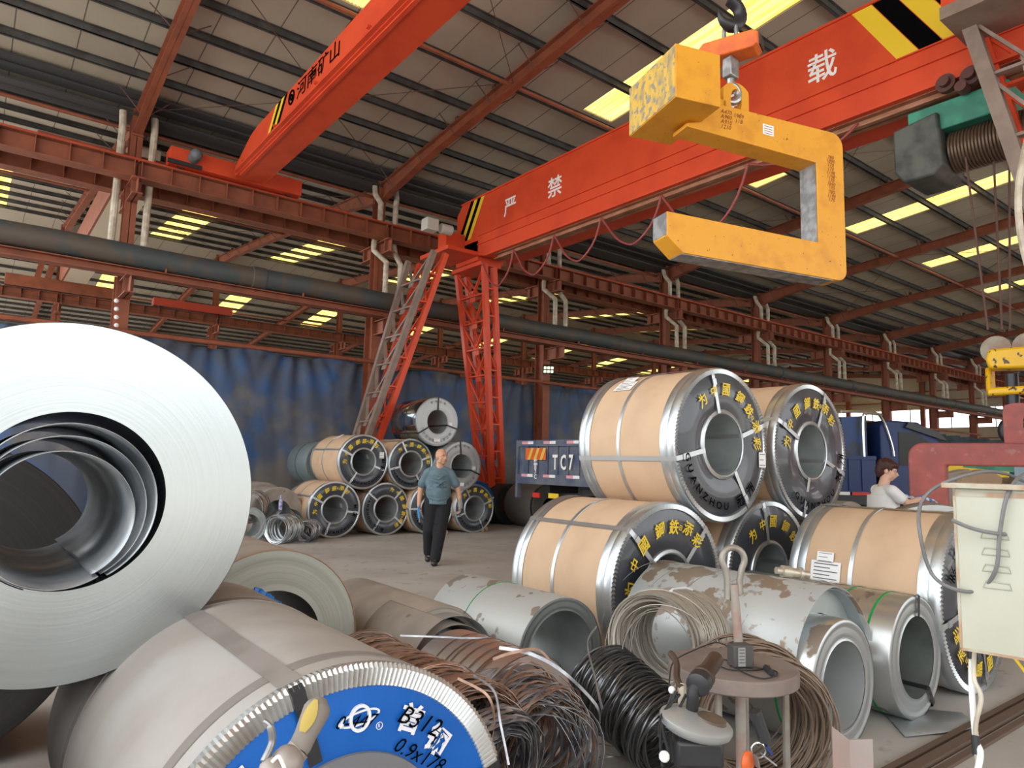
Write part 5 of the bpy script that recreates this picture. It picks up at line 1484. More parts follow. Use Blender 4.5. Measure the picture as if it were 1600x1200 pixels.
g.add(vs, [(i*N+k, i*N+(k+1) % N, (i+1)*N+(k+1) % N, (i+1)*N+k) for i in range(2) for k in range(N)])
lab(g.build('display_window', M('brown smoked window', (0.12, 0.09, 0.07), 0.25), dh_), 'smoked oval window')
g = G(); g.box(cl_-V((0, 0, 0.06)), (0.11, 0.07, 0.06), Matrix((cu, cf, V((0, 0, 1)))).transposed()); g.build('display_bracket', m_blk, t, bevel=0.01)
gp = onD(1118, 1030, 1.72); gq = onD(1096, 1062, 1.62)
g = G(); hb = [cl_-V((0, 0, 0.07))-cf*0.03, cl_+cf*0.05-V((0, 0, 0.05)), onD(1082, 1100, 1.6), onD(1084, 1078, 1.6), gq, gp]
g.tube(smooth_pts(hb), 0.014, 12)
g.cyl(V((cl_.x, cl_.y, 0.55)), cl_-V((0, 0, 0.07)), 0.02, 12)
g.build('handlebar', m_rubber, t)
g = G(); dd = (gp-gq).normalized()
g.tube([gq, gq+dd*0.004, gq+dd*0.02, gq+dd*0.03, gp, gp+dd*0.006], [0.019, 0.027, 0.027, 0.02, 0.02, 0.015], 16)
lab(g.build('grip', m_grip, t), 'brown black grip')
g = G(); g.tube([gq-dd*0.035, gq-dd*0.03, gq-dd*0.004, gq], [0.018, 0.027, 0.028, 0.022], 16); g.build('throttle_collar', m_blk, t)
g = G(); g.tube(smooth_pts([onD(1066, 1075, 1.65), onD(1058, 1060, 1.68), onD(1057, 1035, 1.72), onD(1047, 1020, 1.75)]), [0.008]*19, 8); g.build('brake_lever', m_grip, t)
g = G(); g.tube([onD(1066, 1108, 1.62), onD(1066, 1070, 1.66)], 0.01, 10); lab(g.build('mirror_stem', m_pvc, t), 'pale threaded stem')
g = G(); g.ball(onD(1050, 1078, 1.64), 0.009, 10); g.ball(onD(1038, 1182, 1.5), 0.012, 10); lab(g.build('cable_cap', m_paper, t), 'white cap')
g = G()
for a, b_ in (((1050, 1085), (1046, 1180)), ((1056, 1080), (1035, 1198)), ((1062, 1085), (1030, 1150)), ((1072, 1085), (1050, 1190))):
    g.tube(smooth_pts([onD(*a, 1.62), onD((a[0]+b_[0])/2-12, (a[1]+b_[1])/2, 1.58), onD(*b_, 1.5)]), 0.0035, 6)
g.build('control_cable', m_rubber, t)
g = G()
wc = V((cl_.x+0.25, cl_.y+0.25, 0.22))
g.tube([V((cl_.x, cl_.y, 0.6)), V((wc.x, wc.y, 0.22))], 0.018, 10); g.tube([V((cl_.x, cl_.y, 0.58)), V((cl_.x-0.55, cl_.y-0.55, 0.3))], 0.02, 10)
g.build('frame', m_dark_steel, t)
for w_c in (wc, V((cl_.x-0.75, cl_.y-0.75, 0.22))):
    g = G(); fd = V((0.707, 0.707, 0)); g.tube([w_c+fd*0.2*math.cos(a)+V((0, 0, 0.2*math.sin(a))) for a in [2*PI*k/32 for k in range(32)]], 0.02, 8, closed=True)
    g.build('wheel', m_rubber, t)
# keys and tag
kp = onD(1180, 1150, 1.45)
t = thing('key_bunch', 'bunch of keys and coloured tag hanging right of the silver display', 'keys', kp)
g = G(); g.tube([kp+V((0, 0, 0.05)), kp+V((0.02, -0.01, -0.01))], 0.013, 8); lab(g.build('strap', m_blk, t), 'black fob')
g = G(); q = onD(1185, 1172, 1.45); g.tube([q+cu*0.015*math.cos(a)+V((0, 0, 0.015*math.sin(a))) for a in [2*PI*k/20 for k in range(20)]], 0.002, 6, closed=True); g.build('ring', m_chrome, t)
g = G(); g.ball(onD(1168, 1192, 1.44), 0.02, 12, (1, 0.5, 1.2)); lab(g.build('tag', m_orange, t), 'orange tag')
g = G(); g.beam(onD(1190, 1178, 1.44), onD(1212, 1195, 1.44), 0.012, 0.003); g.beam(onD(1180, 1180, 1.43), onD(1184, 1199, 1.43), 0.012, 0.003); g.build('key', m_bare, t)
g = G(); g.beam(onD(1196, 1165, 1.45), onD(1205, 1178, 1.45), 0.012, 0.006); lab(g.build('tag', m_truckblue, t), 'blue tag')

# second bicycle grip lower left
ga = onD(498, 1103, 1.2); gb_ = onD(465, 1175, 1.14)
t = thing('bicycle', 'bicycle handlebar end with yellow and grey grip, bottom left foreground', 'bicycle', V((gb_.x, gb_.y, 0)))
dd = (ga-gb_).normalized()
g = G(); L_ = (ga-gb_).length
g.tube([gb_, gb_+dd*0.01, gb_+dd*L_*0.35, gb_+dd*L_*0.6, gb_+dd*L_*0.9, ga, ga+dd*0.012], [0.016, 0.0185, 0.0185, 0.021, 0.0235, 0.021, 0.01], 20)
gr_ = lab(g.build('grip', M('dusty grey grip', (0.24, 0.21, 0.18), 0.7), t), 'grey rubber grip')
g = G(); side = dd.cross(F).normalized()*-1
f2_ = (F-dd*F.dot(dd)).normalized()
vs = []
for k in range(9):
    q = k/8; c = gb_+dd*(L_*(0.3+0.68*q)); rr_ = 0.0195+0.0045*q
    wv = 0.75*math.sin(PI*(0.12+0.85*q))+0.15
    for m2 in range(5):
        a = D2R(255)+(m2-2)*0.3*wv; vs.append(c+(side*math.cos(a)+f2_*math.sin(a))*rr_*1.06)
g.add(vs, [(i*5+j, i*5+j+1, i*5+6+j, i*5+5+j) for i in range(8) for j in range(4)])
lab(g.build('grip_inlay', M('dull yellow rubber', (0.46, 0.34, 0.08), 0.7), gr_), 'dull yellow inlay')
g = G()
g.tube(smooth_pts([gb_+dd*0.005, onD(450, 1190, 1.13), onD(430, 1215, 1.1), onD(400, 1260, 1.1)]), [0.02]*19, 14)
g.ball(onD(448, 1192, 1.12), 0.027, 14); g.ball(onD(425, 1205, 1.1), 0.022, 12); 
g.cyl(V((gb_.x-0.1, gb_.y-0.1, 0.4)), onD(400, 1260, 1.1), 0.02, 12)
g.build('handlebar', M('dusty brown grey metal', (0.36, 0.31, 0.28), 0.5, 0.3), t)
g = G(); g.tube(smooth_pts([onD(412, 1126, 1.12), onD(422, 1135, 1.12), onD(425, 1160, 1.12), onD(412, 1190, 1.1)]), [0.004]*6+[0.006]*13, 8); g.build('brake_lever', m_bare, t)
g = G(); g.tube(smooth_pts([onD(425, 1190, 1.06), onD(436, 1183, 1.06), onD(446, 1205, 1.05)]), 0.003, 6); g.build('control_cable', m_paper, t)
for w_c in (V((gb_.x-0.15, gb_.y-0.1, 0.3)),):
    g = G(); g.tube([w_c+V((0.5, 0.8, 0)).normalized()*0.26*math.cos(a)+V((0, 0, 0.28*math.sin(a))) for a in [2*PI*k/32 for k in range(32)]], 0.02, 8, closed=True)
    g.build('wheel', m_rubber, t)

# ------------------------------------------------------------------ cream control box
D_ = 1.75
c0 = onD(1488, 762, D_); c1 = onD(1496, 1008, D_); c2 = onD(1582, 1016, D_+0.02); 
fu = V((0.14, -0.99, 0)).normalized(); fn = V((0.99, 0.14, 0))
wB = 0.165; hB = c0.z-c1.z
t = thing('control_box', 'cream louvred control box with rusty edges hanging at the right edge', 'control box', c1)
g = G(); g.prism([(0, 0), (wB, 0), (wB, hB), (0, hB)], c0-V((0, 0, hB)), fu, (0, 0, 1), fn, 0.2)
case_ = g.build('case', m_cream, t, bevel=0.004)
g = G(); g.prism([(-0.02, 0), (wB+0.06, 0.0), (wB+0.06, 0.012), (-0.02, 0.012)], c0-fn*0.02, fu, (0, 0, 1), fn, 0.24)
g.build('lid', m_cream_rust, t)
g = G()
o_ = c0-V((0, 0, hB))-fn*0.0015
for (a, b, w_, h_) in ((0.0, 0, 0.006, hB), (wB-0.008, 0, 0.01, hB), (0, 0, wB, 0.006), (0, hB-0.02, wB, 0.012)):
    g.prism([(a, b), (a+w_, b), (a+w_, b+h_), (a, b+h_)], o_, fu, (0, 0, 1), fn, 0.002)
lab(g.build('edge_trim', m_cream_rust, case_), 'rust stained edging')
g = G()
for k in range(4):
    zc = hB*(0.75-0.1*k)-0.02
    pts = [(0.055, 0), (0.112, 0), (0.108, 0.014), (0.062, 0.016)]
    g.tube([o_+fu*a+V((0, 0, zc+b)) for a, b in pts], 0.0016, 5, closed=True)
g.build('louvre', M('cream louvre edge', (0.4, 0.4, 0.32), 0.5), case_)
CB = m_rubber
for lb, pts, r_, mm in (
  ('grey cable looping over the cream control box', [(1600, 752, 1.9), (1570, 740, 1.85), (1530, 738, 1.8), (1470, 757, 1.8), (1440, 785, 1.8), (1437, 830, 1.75), (1455, 895, 1.75), (1490, 920, 1.7), (1530, 922, 1.7), (1556, 890, 1.66), (1562, 835, 1.66), (1572, 780, 1.66), (1590, 748, 1.7), (1615, 735, 1.9)], 0.0045, M('grey cable', (0.17, 0.17, 0.17), 0.5)),
  ('dark cable crossing the front of the cream control box', [(1486, 812, 1.7), (1520, 826, 1.68), (1560, 834, 1.66), (1610, 836, 1.7)], 0.0045, M('grey cable', (0.17, 0.17, 0.17), 0.5)),
  ('thin bent wire on the front of the cream control box', [(1513, 897, 1.72), (1530, 905, 1.7), (1536, 930, 1.7), (1537, 970, 1.7)], 0.0015, m_blk),
  ('cream cable hanging down from the control box', [(1523, 1012, 1.75), (1522, 1060, 1.72), (1533, 1090, 1.7), (1524, 1140, 1.66), (1530, 1215, 1.6)], 0.0055, m_pvc),
  ('white cable hanging down beside the cream one', [(1519, 1010, 1.76), (1518, 1070, 1.74), (1524, 1150, 1.66), (1532, 1180, 1.62), (1520, 1230, 1.6)], 0.007, m_paper),
  ('yellow cable at the right edge under the control box', [(1572, 1012, 1.9), (1600, 1048, 1.85), (1640, 1110, 1.8)], 0.004, m_yel_ink),
  ('thick grey hose at the right edge beside the crane leg', [(1606, 215, 6.5), (1592, 290, 6.3), (1594, 360, 6.2), (1610, 430, 6.1)], 0.03, m_pvc)):
    g = G(); g.tube(smooth_pts([onD(*p) for p in pts]), r_, 8); tag(g.build('cable', mm), lb, 'cable')
g = G(); g.tube([onD(1518, 1008, 1.76), onD(1520, 1030, 1.75)], 0.012, 10); g.tube([onD(1524, 1150, 1.65), onD(1526, 1180, 1.63)], 0.009, 10)
tag(g.build('cable_tape', m_rubber), 'black tape wound on the hanging cables', 'tape')
# bracket arm carrying the box (mostly out of frame)
t = thing('bracket_post', 'grey post outside the right edge carrying the control box', 'post', onD(1680, 1300, 1.9))
g = G(); q = c0+fu*0.34+fn*0.1
g.cyl(V((q.x, q.y, 0)), V((q.x, q.y, 2.2)), 0.04, 12); g.beam(c0+fu*0.15+fn*0.1-V((0, 0, 0.1)), V((q.x, q.y, c0.z-0.1)), 0.04, 0.04); g.beam(c0+fu*0.15+fn*0.1-V((0, 0, 0.35)), V((q.x, q.y, c0.z-0.35)), 0.04, 0.04)
g.build('post', m_leg_grey, t)

# ================================================================== TRUCKS
tx, ya, yb_ = 9.62, 9.75, 12.12
zb_, zt_ = 1.13, 2.06
t = thing('dump_truck', 'dusty blue dump truck seen from behind beyond the near pile', 'truck', (tx, 11, 0))
g = G(); g.bx((tx, ya, zb_), (tx+3.6, yb_, zt_)); 
g.build('tipper_body', m_truckgrey, t, smooth=0)
g = G()
for k in range(8): g.bx((tx-0.03, ya+0.06+(yb_-ya-0.14)*k/7, zb_+0.22), (tx, ya+0.1+(yb_-ya-0.14)*k/7, zt_-0.12))
g.bx((tx-0.045, ya, zt_-0.13), (tx, yb_, zt_)); g.bx((tx-0.045, ya, zb_), (tx, yb_, zb_+0.2)); g.bx((tx-0.05, yb_-0.07, zb_-0.3), (tx+0.05, yb_, zt_))
tg_ = g.build('tailgate', m_truckgrey, t, smooth=0)
g = G()
for k in range(3):
    for zz in (zt_-0.085, zb_+0.15):
        y0 = yb_-0.2-0.72*k
        g.mat(0); g.bx((tx-0.05, y0-0.2, zz), (tx-0.046, y0, zz+0.06)); g.mat(1); g.bx((tx-0.05, y0-0.38, zz), (tx-0.046, y0-0.2, zz+0.06))
lab(g.build('reflector_strip', [M('pink white reflector', (0.75, 0.35, 0.4), 0.4), m_paper], tg_, smooth=0), 'red and white reflective strips')
g = G(); g.mat(0); g.bx((tx-0.05, yb_-1.0, zt_-0.42), (tx-0.046, yb_-0.33, zt_-0.17)); g.mat(1)
for k in range(3):
    y0 = yb_-0.4-0.2*k
    g.add([(tx-0.052, y0, zt_-0.42), (tx-0.052, y0-0.08, zt_-0.42), (tx-0.052, y0-0.2, zt_-0.17), (tx-0.052, y0-0.12, zt_-0.17)], [(0, 1, 2, 3)])
lab(g.build('warning_panel', [m_orange, M('yellow reflector', (0.75, 0.5, 0.1), 0.4)], tg_, smooth=0), 'orange and yellow striped panel')
g = G()
for k, ch in enumerate(('T', 'C', '7')): put_text(g, ch, 0.42, (tx-0.056, yb_-1.3-0.23*k-(0.02 if k else 0), zt_-0.46), (0, -1, 0), (0, 0, 1), stretch=0.6, bold=0.025)
for k, ch in enumerate('冀B7C'): put_text(g, ch, 0.13, (tx-0.056, yb_-0.68, zt_-0.47-0.1*k), (0, -1, 0), (0, 0, 1), bold=0.02)
lab(g.build('lettering', m_paper, t, smooth=0), 'white lettering')
g = G()
g.bx((tx+0.3, ya+0.6, 0.93), (tx+4.4, ya+0.75, 1.12)); g.bx((tx+0.3, yb_-0.75, 0.93), (tx+4.4, yb_-0.6, 1.12))
g.build('chassis', m_dark_steel, t, smooth=0)
g = G(); g.bx((tx-0.02, ya+1.0, 0.86), (tx+0.0, ya+1.3, 0.96)); lab(g.build('number_plate', m_yel_ink, t), 'yellow plate')
for yy in (ya+0.25, yb_-0.75):
    g = G(); g.bx((tx, yy, 0.85), (tx+0.04, yy+0.22, 0.95)); lab(g.build('tail_light', m_rw, t), 'red tail light')
for xx in (tx+2.3, tx+4.5):
    for yy in (ya+0.15, yb_-0.6):
        g = G(); g.lathe([(0.1, 0.02), (0.3, 0.02), (0.47, 0.0), (0.5, 0.06), (0.5, 0.36), (0.47, 0.42), (0.3, 0.4), (0.1, 0.4)], 0.5, n=28)
        g.v = [(xx+a, yy+b, c) for a, b, c in g.v]; g.build('wheel', m_rubber, t)
g = G(); g.bx((tx+3.75, ya+0.1, 0.8), (tx+5.2, yb_-0.1, 2.5)); g.build('cab', m_truckblue, t, bevel=0.08)

# blue light truck with cab
D_ = 17.5
o0 = onD(1300, 800, D_); o0.z = 0
tu = V((0.80, -0.6, 0)).normalized(); tn = V((tu.y, -tu.x, 0)) # tn towards camera
if tn.dot(V((o0.x, o0.y, 0))) > 0: tn = -tn
t = thing('light_truck', 'blue light truck with chrome guard frame parked behind the worker', 'truck', o0)
Rt_ = Matrix((tu, -tn, V((0, 0, 1)))).transposed()
def T(a, b, c): return o0+tu*a-tn*b+V((0, 0, c))
def tbox(g, a, b): g.box(T((a[0]+b[0])/2, (a[1]+b[1])/2, (a[2]+b[2])/2), [abs(b[i]-a[i]) for i in range(3)], Rt_)
g = G(); tbox(g, (-1.7, 0, 1.05), (1.15, 1.9, 1.95))
for k in range(8): tbox(g, (-1.6+0.34*k, -0.03, 1.1), (-1.5+0.34*k, 0, 1.9))
tbox(g, (-1.7, -0.04, 1.88), (1.15, 0, 1.97)); g.build('cargo_bed', m_truckblue, t, smooth=0)
g = G()
tk = [(0.35, 1.95), (0.35, 2.95), (1.0, 3.0), (1.0, 1.95)]
g.prism(tk, T(0, 0.1, 0), tu, (0, 0, 1), -tn, 1.6); g.build('cargo', M('dark blue cargo cover', (0.02, 0.06, 0.2), 0.5, c2=(0.04, 0.05, 0.07), scale=3), t)
g = G()
cabp = [(1.3, 0.75), (1.3, 2.75), (1.42, 2.9), (2.3, 2.86), (2.75, 2.5), (3.15, 1.75), (3.35, 1.45), (3.4, 0.7)]
g.prism(cabp, T(0, 0, 0), tu, (0, 0, 1), -tn, 1.8); g.build('cab', m_truckblue, t, bevel=0.05)
g = G(); g.prism([(1.75, 1.75), (1.75, 2.6), (2.2, 2.6), (2.55, 2.35), (2.85, 1.75)], T(0, -0.012, 0), tu, (0, 0, 1), -tn, 0.02); lab(g.build('side_window', m_glass_dk, t), 'dark side window')
g = G(); g.prism([(2.0, 1.75), (2.05, 1.95), (2.8, 1.82), (2.85, 1.75)], T(0, -0.016, 0), tu, (0, 0, 1), -tn, 0.02); lab(g.build('window_reflection_band', M('painted window reflection', (0.55, 0.55, 0.4), 0.5), t), 'pale reflection band painted on the window')  # pale strip laid over the glass as a painted reflection
g = G(); g.prism([(1.9, 2.72), (2.0, 2.86), (2.75, 2.62), (2.95, 2.4), (2.75, 2.45)], T(0, -0.09, 0), tu, (0, 0, 1), -tn, 0.09); lab(g.build('wind_deflector', m_blk, t), 'black window visor')
for k, aa in enumerate((0.85, 1.2)):
    g = G(); g.tube(smooth_pts([T(aa, -0.02, 1.95), T(aa, -0.02, 2.9), T(aa+0.12, -0.02, 3.05), T(aa+0.5, -0.02, 3.02)]) if k == 0 else smooth_pts([T(0.3, -0.02, 3.08), T(1.1, -0.02, 3.08), T(1.35, -0.02, 2.9), T(1.55, -0.02, 2.3), T(1.6, -0.02, 1.98)]), 0.035, 8)
    g.build('guard_frame', m_chrome, t)
g = G(); g.box(T(2.45, -0.03, 1.35), (0.28, 0.06, 0.3), Rt_); lab(g.build('fuel_cap', M('pale lamp', (0.5, 0.5, 0.45), 0.3), t), 'pale square side lamp')
g = G(); put_text(g, 'HX530', 0.11, T(2.9, -0.02, 1.5), tu, (0, 0, 1)); lab(g.build('lettering', m_paper, t, smooth=0), 'white lettering')
g = G(); tbox(g, (-1.7, 0.02, 0.75), (1.2, 0.1, 1.04)); tbox(g, (-1.7, 0.3, 0.6), (3, 1.5, 0.95)); g.build('chassis', m_dark_steel, t, smooth=0)
g = G()
for k in range(5):
    g.mat(k % 2); tbox(g, (-1.5+0.5*k, -0.045, 0.98), (-1.05+0.5*k, -0.041, 1.06))
lab(g.build('reflector_strip', [m_rw, m_paper], t, smooth=0), 'red and white reflective strip')
for aa in (-0.9, 2.6):
    for bb in (0.0, 1.5):
        g = G(); g.lathe([(0.1, 0.02), (0.25, 0.02), (0.39, 0.0), (0.42, 0.05), (0.42, 0.25), (0.39, 0.3), (0.1, 0.28)], 0.42, n=24)
        g.v = [tuple(T(aa+a, bb+b-0.01, c)) for a, b, c in g.v]; g.build('wheel', m_rubber, t)

# tarp covered load and clutter far right
pa_ = onD(1405, 673, 26); pb_ = onD(1580, 690, 22)
g = G()
for k in range(24):
    q0, q1 = k/24, (k+1)/24
    A_, B_ = pa_.lerp(pb_, q0), pa_.lerp(pb_, q1)
    A_.z += 0.03*math.sin(k*2.1); B_.z += 0.03*math.sin(k*2.1)
    g.prism([(0, 0), ((B_-A_).length, 0), ((B_-A_).length, B_.z), (0, A_.z)], V((A_.x, A_.y, 0)), (B_-A_).normalized()*V((1, 1, 0)) if False else V((B_.x-A_.x, B_.y-A_.y, 0)).normalized(), (0, 0, 1), (0.6, 0.79, 0), 1.6+0.03*(k % 2))
tag(g.build('covered_load', M('blue grey cover', (0.11, 0.15, 0.19), 0.7, c2=(0.07, 0.1, 0.13), scale=3), smooth=0), 'long low load under a blue grey cover right of the blue truck', 'cargo')
rn = random.Random(5)
for k, (px_, py_, w_) in enumerate(((1490, 756, 0.9), (1516, 760, 0.9), (1543, 763, 0.8), (1570, 760, 0.9), (1503, 747, 0.8), (1536, 748, 0.8))):
    p = onD(px_, py_, 12.5-0.1*k)
    g = G()
    pts = [(-w_/2, -0.9), (w_/2, -0.9), (w_*0.42, 0.02), (w_*0.1, 0.16), (-w_*0.45, rn.uniform(-0.1, 0.1))]
    g.prism(pts, p, V((0.79, -0.61, 0)), V((0, -0.25, 1)).normalized(), (0.5, 0.8, 0), 0.05+0.05*k)
    tag(g.build('cardboard_sheet', (m_card, m_dust)[k % 3 == 1], smooth=0), 'crumpled wrapping board, %s in the heap seen through the red hook' % ('first', 'second', 'third', 'fourth', 'fifth', 'sixth')[k], 'cardboard', 'crumpled boards behind the red hook')
t = thing('machine', 'green and yellow machine frame seen through the opening of the red hook', 'machine', onD(1540, 790, 14))
g = G(); q = onD(1475, 722, 14.2); r_ = onD(1600, 738, 13.8); r_.z = q.z
g.beam(q, r_, 0.4, 0.35); g.beam(V((q.x, q.y, 0)), q, 0.3, 0.3); g.beam(V((r_.x, r_.y, 0)), r_, 0.3, 0.3); lab(g.build('frame', m_green, t), 'green frame')
g = G(); q = onD(1470, 732, 13.6); r_ = onD(1575, 742, 13.3); g.beam(q, r_, 0.12, 0.12); g.beam(onD(1495, 724, 13.6), onD(1485, 738, 13.6), 0.15, 0.2); lab(g.build('rail', m_yel_ink, t), 'yellow rail')
g = G(); q = onD(1612, 725, 12); q.z = 0.9
g.box(q, (0.5, 0.5, 1.8), Euler((0, 0, 0.3)).to_matrix()); tag(g.build('cabinet', M('pale blue cabinet', (0.3, 0.42, 0.5), 0.5)), 'pale blue cabinet behind the cream control box', 'cabinet')

# ================================================================== PEOPLE
def fuse(g, name, mat_, parent, voxel, smooth_it=4, factor=0.6):
    """one continuous skin over the pieces of g (local coordinates)"""
    me = bpy.data.meshes.new('tmp'); me.from_pydata([tuple(p) for p in g.v], [], g.f); me.update()
    o = bpy.data.objects.new('tmp', me); C.objects.link(o)
    r = o.modifiers.new('r', 'REMESH'); r.mode = 'VOXEL'; r.voxel_size = voxel; r.use_smooth_shade = True
    s = o.modifiers.new('s', 'SMOOTH'); s.iterations = smooth_it; s.factor = factor
    dg = bpy.context.evaluated_depsgraph_get()
    m2 = bpy.data.meshes.new_from_object(o.evaluated_get(dg))
    bpy.data.objects.remove(o); bpy.data.meshes.remove(me)
    m2.name = name; m2.materials.clear(); m2.materials.append(mat_)
    for p in m2.polygons: p.material_index = 0
    m2.shade_smooth()
    ob = bpy.data.objects.new(name, m2); C.objects.link(ob); ob.parent = parent
    return ob
def limb(g, pts, rs, n=14):
    P_ = [V(p) for p in pts]
    for a, b, ra, rb in zip(P_, P_[1:], rs, rs[1:]):
        g.cyl(a, b, ra, n, rb)
    for p, r in zip(P_, rs): g.ball(p, r, 14)
def hand(g, wrist, d, palm_n, s=1.0, curl_=0.5):
    """palm, four unequal fingers and a side thumb; d points along the hand"""
    d = V(d).normalized(); pn = V(palm_n); pn = (pn-d*pn.dot(d)).normalized(); sd = d.cross(pn)
    w_ = V(wrist)
    R = Matrix((sd, pn, d)).transposed()
    g.ball(w_+d*0.045*s, 0.045*s, 12, (0.9, 0.42, 1.05), R)
    for k in range(4):
        ln = (0.066, 0.076, 0.072, 0.056)[k]*s; off = (k-1.5)*0.0195*s
        b0 = w_+d*0.08*s+sd*off
        c = curl_*(0.8+0.12*k)
        d1 = (d*math.cos(c*0.6)+pn*math.sin(c*0.6)); d2 = (d*math.cos(c*1.5)+pn*math.sin(c*1.5)); d3 = (d*math.cos(c*2.2)+pn*math.sin(c*2.2))
        q1 = b0+d1*ln*0.45; q2 = q1+d2*ln*0.32; q3 = q2+d3*ln*0.25
        limb(g, [b0, q1, q2, q3], [0.0095*s, 0.009*s, 0.0083*s, 0.0075*s], 8)
    b0 = w_+d*0.025*s-sd*0.03*s
    limb(g, [b0, b0+(d*0.7-sd*0.6+pn*0.3).normalized()*0.035*s, b0+(d*0.85-sd*0.35+pn*0.5).normalized()*0.065*s], [0.013*s, 0.0105*s, 0.009*s], 8)
def head(g, c, s, R):
    """R maps face frame (x right of viewer, -y forward, z up) to the body"""
    c = V(c)
    def B(p, r, sc_=(1, 1, 1)): g.ball(c+R@(V(p)*s), r*s, 16, sc_, R)
    B((0, 0.012, 0.03), 0.1, (0.78, 0.97, 0.98))
    B((0, -0.02, -0.035), 0.08, (0.8, 0.9, 1.0))
    B((0, -0.045, -0.082), 0.036, (1.15, 0.9, 0.8))          # chin
    for sx in (-1, 1):
        B((0.04*sx, -0.05, -0.03), 0.033, (1, 0.8, 1.1))     # cheek
        B((0.048*sx, -0.02, -0.066), 0.028, (0.8, 1.3, 0.9))  # jaw
        B((0.03*sx, -0.078, 0.022), 0.02, (1.5, 0.6, 0.5))   # brow
        B((0.08*sx, 0.01, -0.01), 0.027, (0.35, 0.75, 1.15))  # ear
        B((0.011*sx, -0.097, -0.028), 0.011)                 # nostril
    limb(g, [c+R@(V((0, -0.086, 0.01))*s), c+R@(V((0, -0.107, -0.024))*s)], [0.009*s, 0.0135*s], 8)
    B((0, -0.088, -0.052), 0.02, (1.3, 0.55, 0.35)); B((0, -0.085, -0.063), 0.018, (1.1, 0.55, 0.4))
def face_details(parent, c, s, R, hairc):
    c = V(c)
    for sx in (-1, 1):
        g = G(); g.ball(c+R@(V((0.031*sx, -0.081, 0.004))*s), 0.0105*s, 10, (1.1, 0.5, 0.5), R); g.mat(1); g.ball(c+R@(V((0.031*sx, -0.0852, 0.004))*s), 0.0055*s, 8, (1, 0.4, 1), R)
        g.build('eye', [m_wht_ink, m_blk], parent, W=False)
        g = G(); g.tube([c+R@(V((x_*sx, -0.094+0.25*(x_-0.03)**1*0.6, 0.024+dz))*s) for x_, dz in ((0.014, 0.0), (0.03, 0.004), (0.047, -0.002))], 0.003*s, 5); g.build('eyebrow', hairc, parent, W=False)
    g = G(); g.tube([c+R@(V((x_, -0.1+abs(x_)*0.35, -0.057))*s) for x_ in (-0.022, -0.01, 0, 0.01, 0.022)], 0.0022*s, 5); lab(g.build('mouth', M('lip line', (0.25, 0.08, 0.06), 0.6), parent, W=False), 'closed lips')

# -- walking man
fo = onZ(682, 884, 0)
t = thing('person', 'bald person in teal grey t shirt and black trousers walking across the yard', 'person', (fo.x+0.06, fo.y+0.12, 0), D2R(-32))
Rh = Matrix.Rotation(D2R(38), 3, 'Z') @ Matrix.Rotation(D2R(-3), 3, 'X')
hc = V((0.03, -0.02, 1.615))
g = G(); head(g, hc, 1.02, Rh)
limb(g, [(0.0, 0.02, 1.40), (0.018, 0.0, 1.53)], [0.07, 0.06])
g.ball((0, 0.0, 1.25), 0.16, 16, (1.15, 0.75, 1.1)); g.ball((0, 0, 1.05), 0.155, 16, (1.05, 0.8, 1.0)); g.ball((0, 0, 0.93), 0.15, 16, (1.0, 0.75, 0.8))
sL, eL, wL = (-0.165, 0.01, 1.36), (-0.272, 0.06, 1.12), (-0.285, -0.02, 0.885)
sR, eR, wR = (0.17, 0.01, 1.36), (0.3, 0.05, 1.14), (0.335, -0.03, 0.9)
limb(g, [(-0.08, 0.01, 1.38), sL, eL, wL], [0.05, 0.05, 0.044, 0.029]); limb(g, [(0.08, 0.01, 1.38), sR, eR, wR], [0.05, 0.05, 0.044, 0.029])
limb(g, [V(eL)*0.6+V(wL)*0.4, wL], [0.043, 0.03]); limb(g, [V(eR)*0.6+V(wR)*0.4, wR], [0.043, 0.03])
hand(g, wL, (-0.03, -0.12, -1), (1, -0.3, 0), 1.05, 0.9); hand(g, wR, (0.03, -0.12, -1), (-1, -0.3, 0), 1.05, 0.8)
hipL, knL, anL = (-0.09, 0.0, 0.93), (-0.115, 0.02, 0.52), (-0.115, 0.3, 0.16)
hipR, knR, anR = (0.09, 0.0, 0.93), (0.04, -0.06, 0.5), (-0.015, -0.05, 0.09)
limb(g, [hipL, knL, anL], [0.09, 0.055, 0.038]); limb(g, [hipR, knR, anR], [0.09, 0.055, 0.038])
limb(g, [anL, (-0.12, 0.24, 0.05)], [0.036, 0.03]); limb(g, [anR, (-0.02, -0.16, 0.04)], [0.036, 0.03])
fuse(g, 'body', m_skin, t, 0.0068, 3)
face_details(t, hc, 1.02, Rh, M('grey stubble', (0.12, 0.08, 0.06), 0.8))
g = G()
g.ball((0, 0.0, 1.33), 0.15, 18, (1.2, 0.8, 0.85)); g.ball((0, 0.0, 1.22), 0.17, 18, (1.2, 0.85, 1.1)); g.ball((0.0, -0.03, 1.08), 0.182, 18, (1.06, 0.98, 1.05))
g.tube([(0, 0.0, 1.1), (0, 0.0, 1.0), (0, 0.0, 0.905), (0, 0, 0.9)], [0.172, 0.176, 0.178, 0.15], 24)
limb(g, [(-0.05, 0.01, 1.425), (-0.165, 0.01, 1.375), (-0.25, 0.04, 1.2)], [0.062, 0.068, 0.07]); limb(g, [(0.05, 0.01, 1.425), (0.17, 0.01, 1.375), (0.26, 0.035, 1.21)], [0.062, 0.068, 0.07])
for k in range(9):
    z = 1.0+0.045*k; a = 0.5*k+2
    limb(g, [(-0.16+0.02*(k % 3), -0.15, z), (0.0, -0.185, z-0.03), (0.13, -0.15, z+0.05*(k % 2))], [0.008, 0.014, 0.008], 6)
sh = fuse(g, 't_shirt', m_shirt, t, 0.01, 3); lab(sh, 'teal grey t shirt')
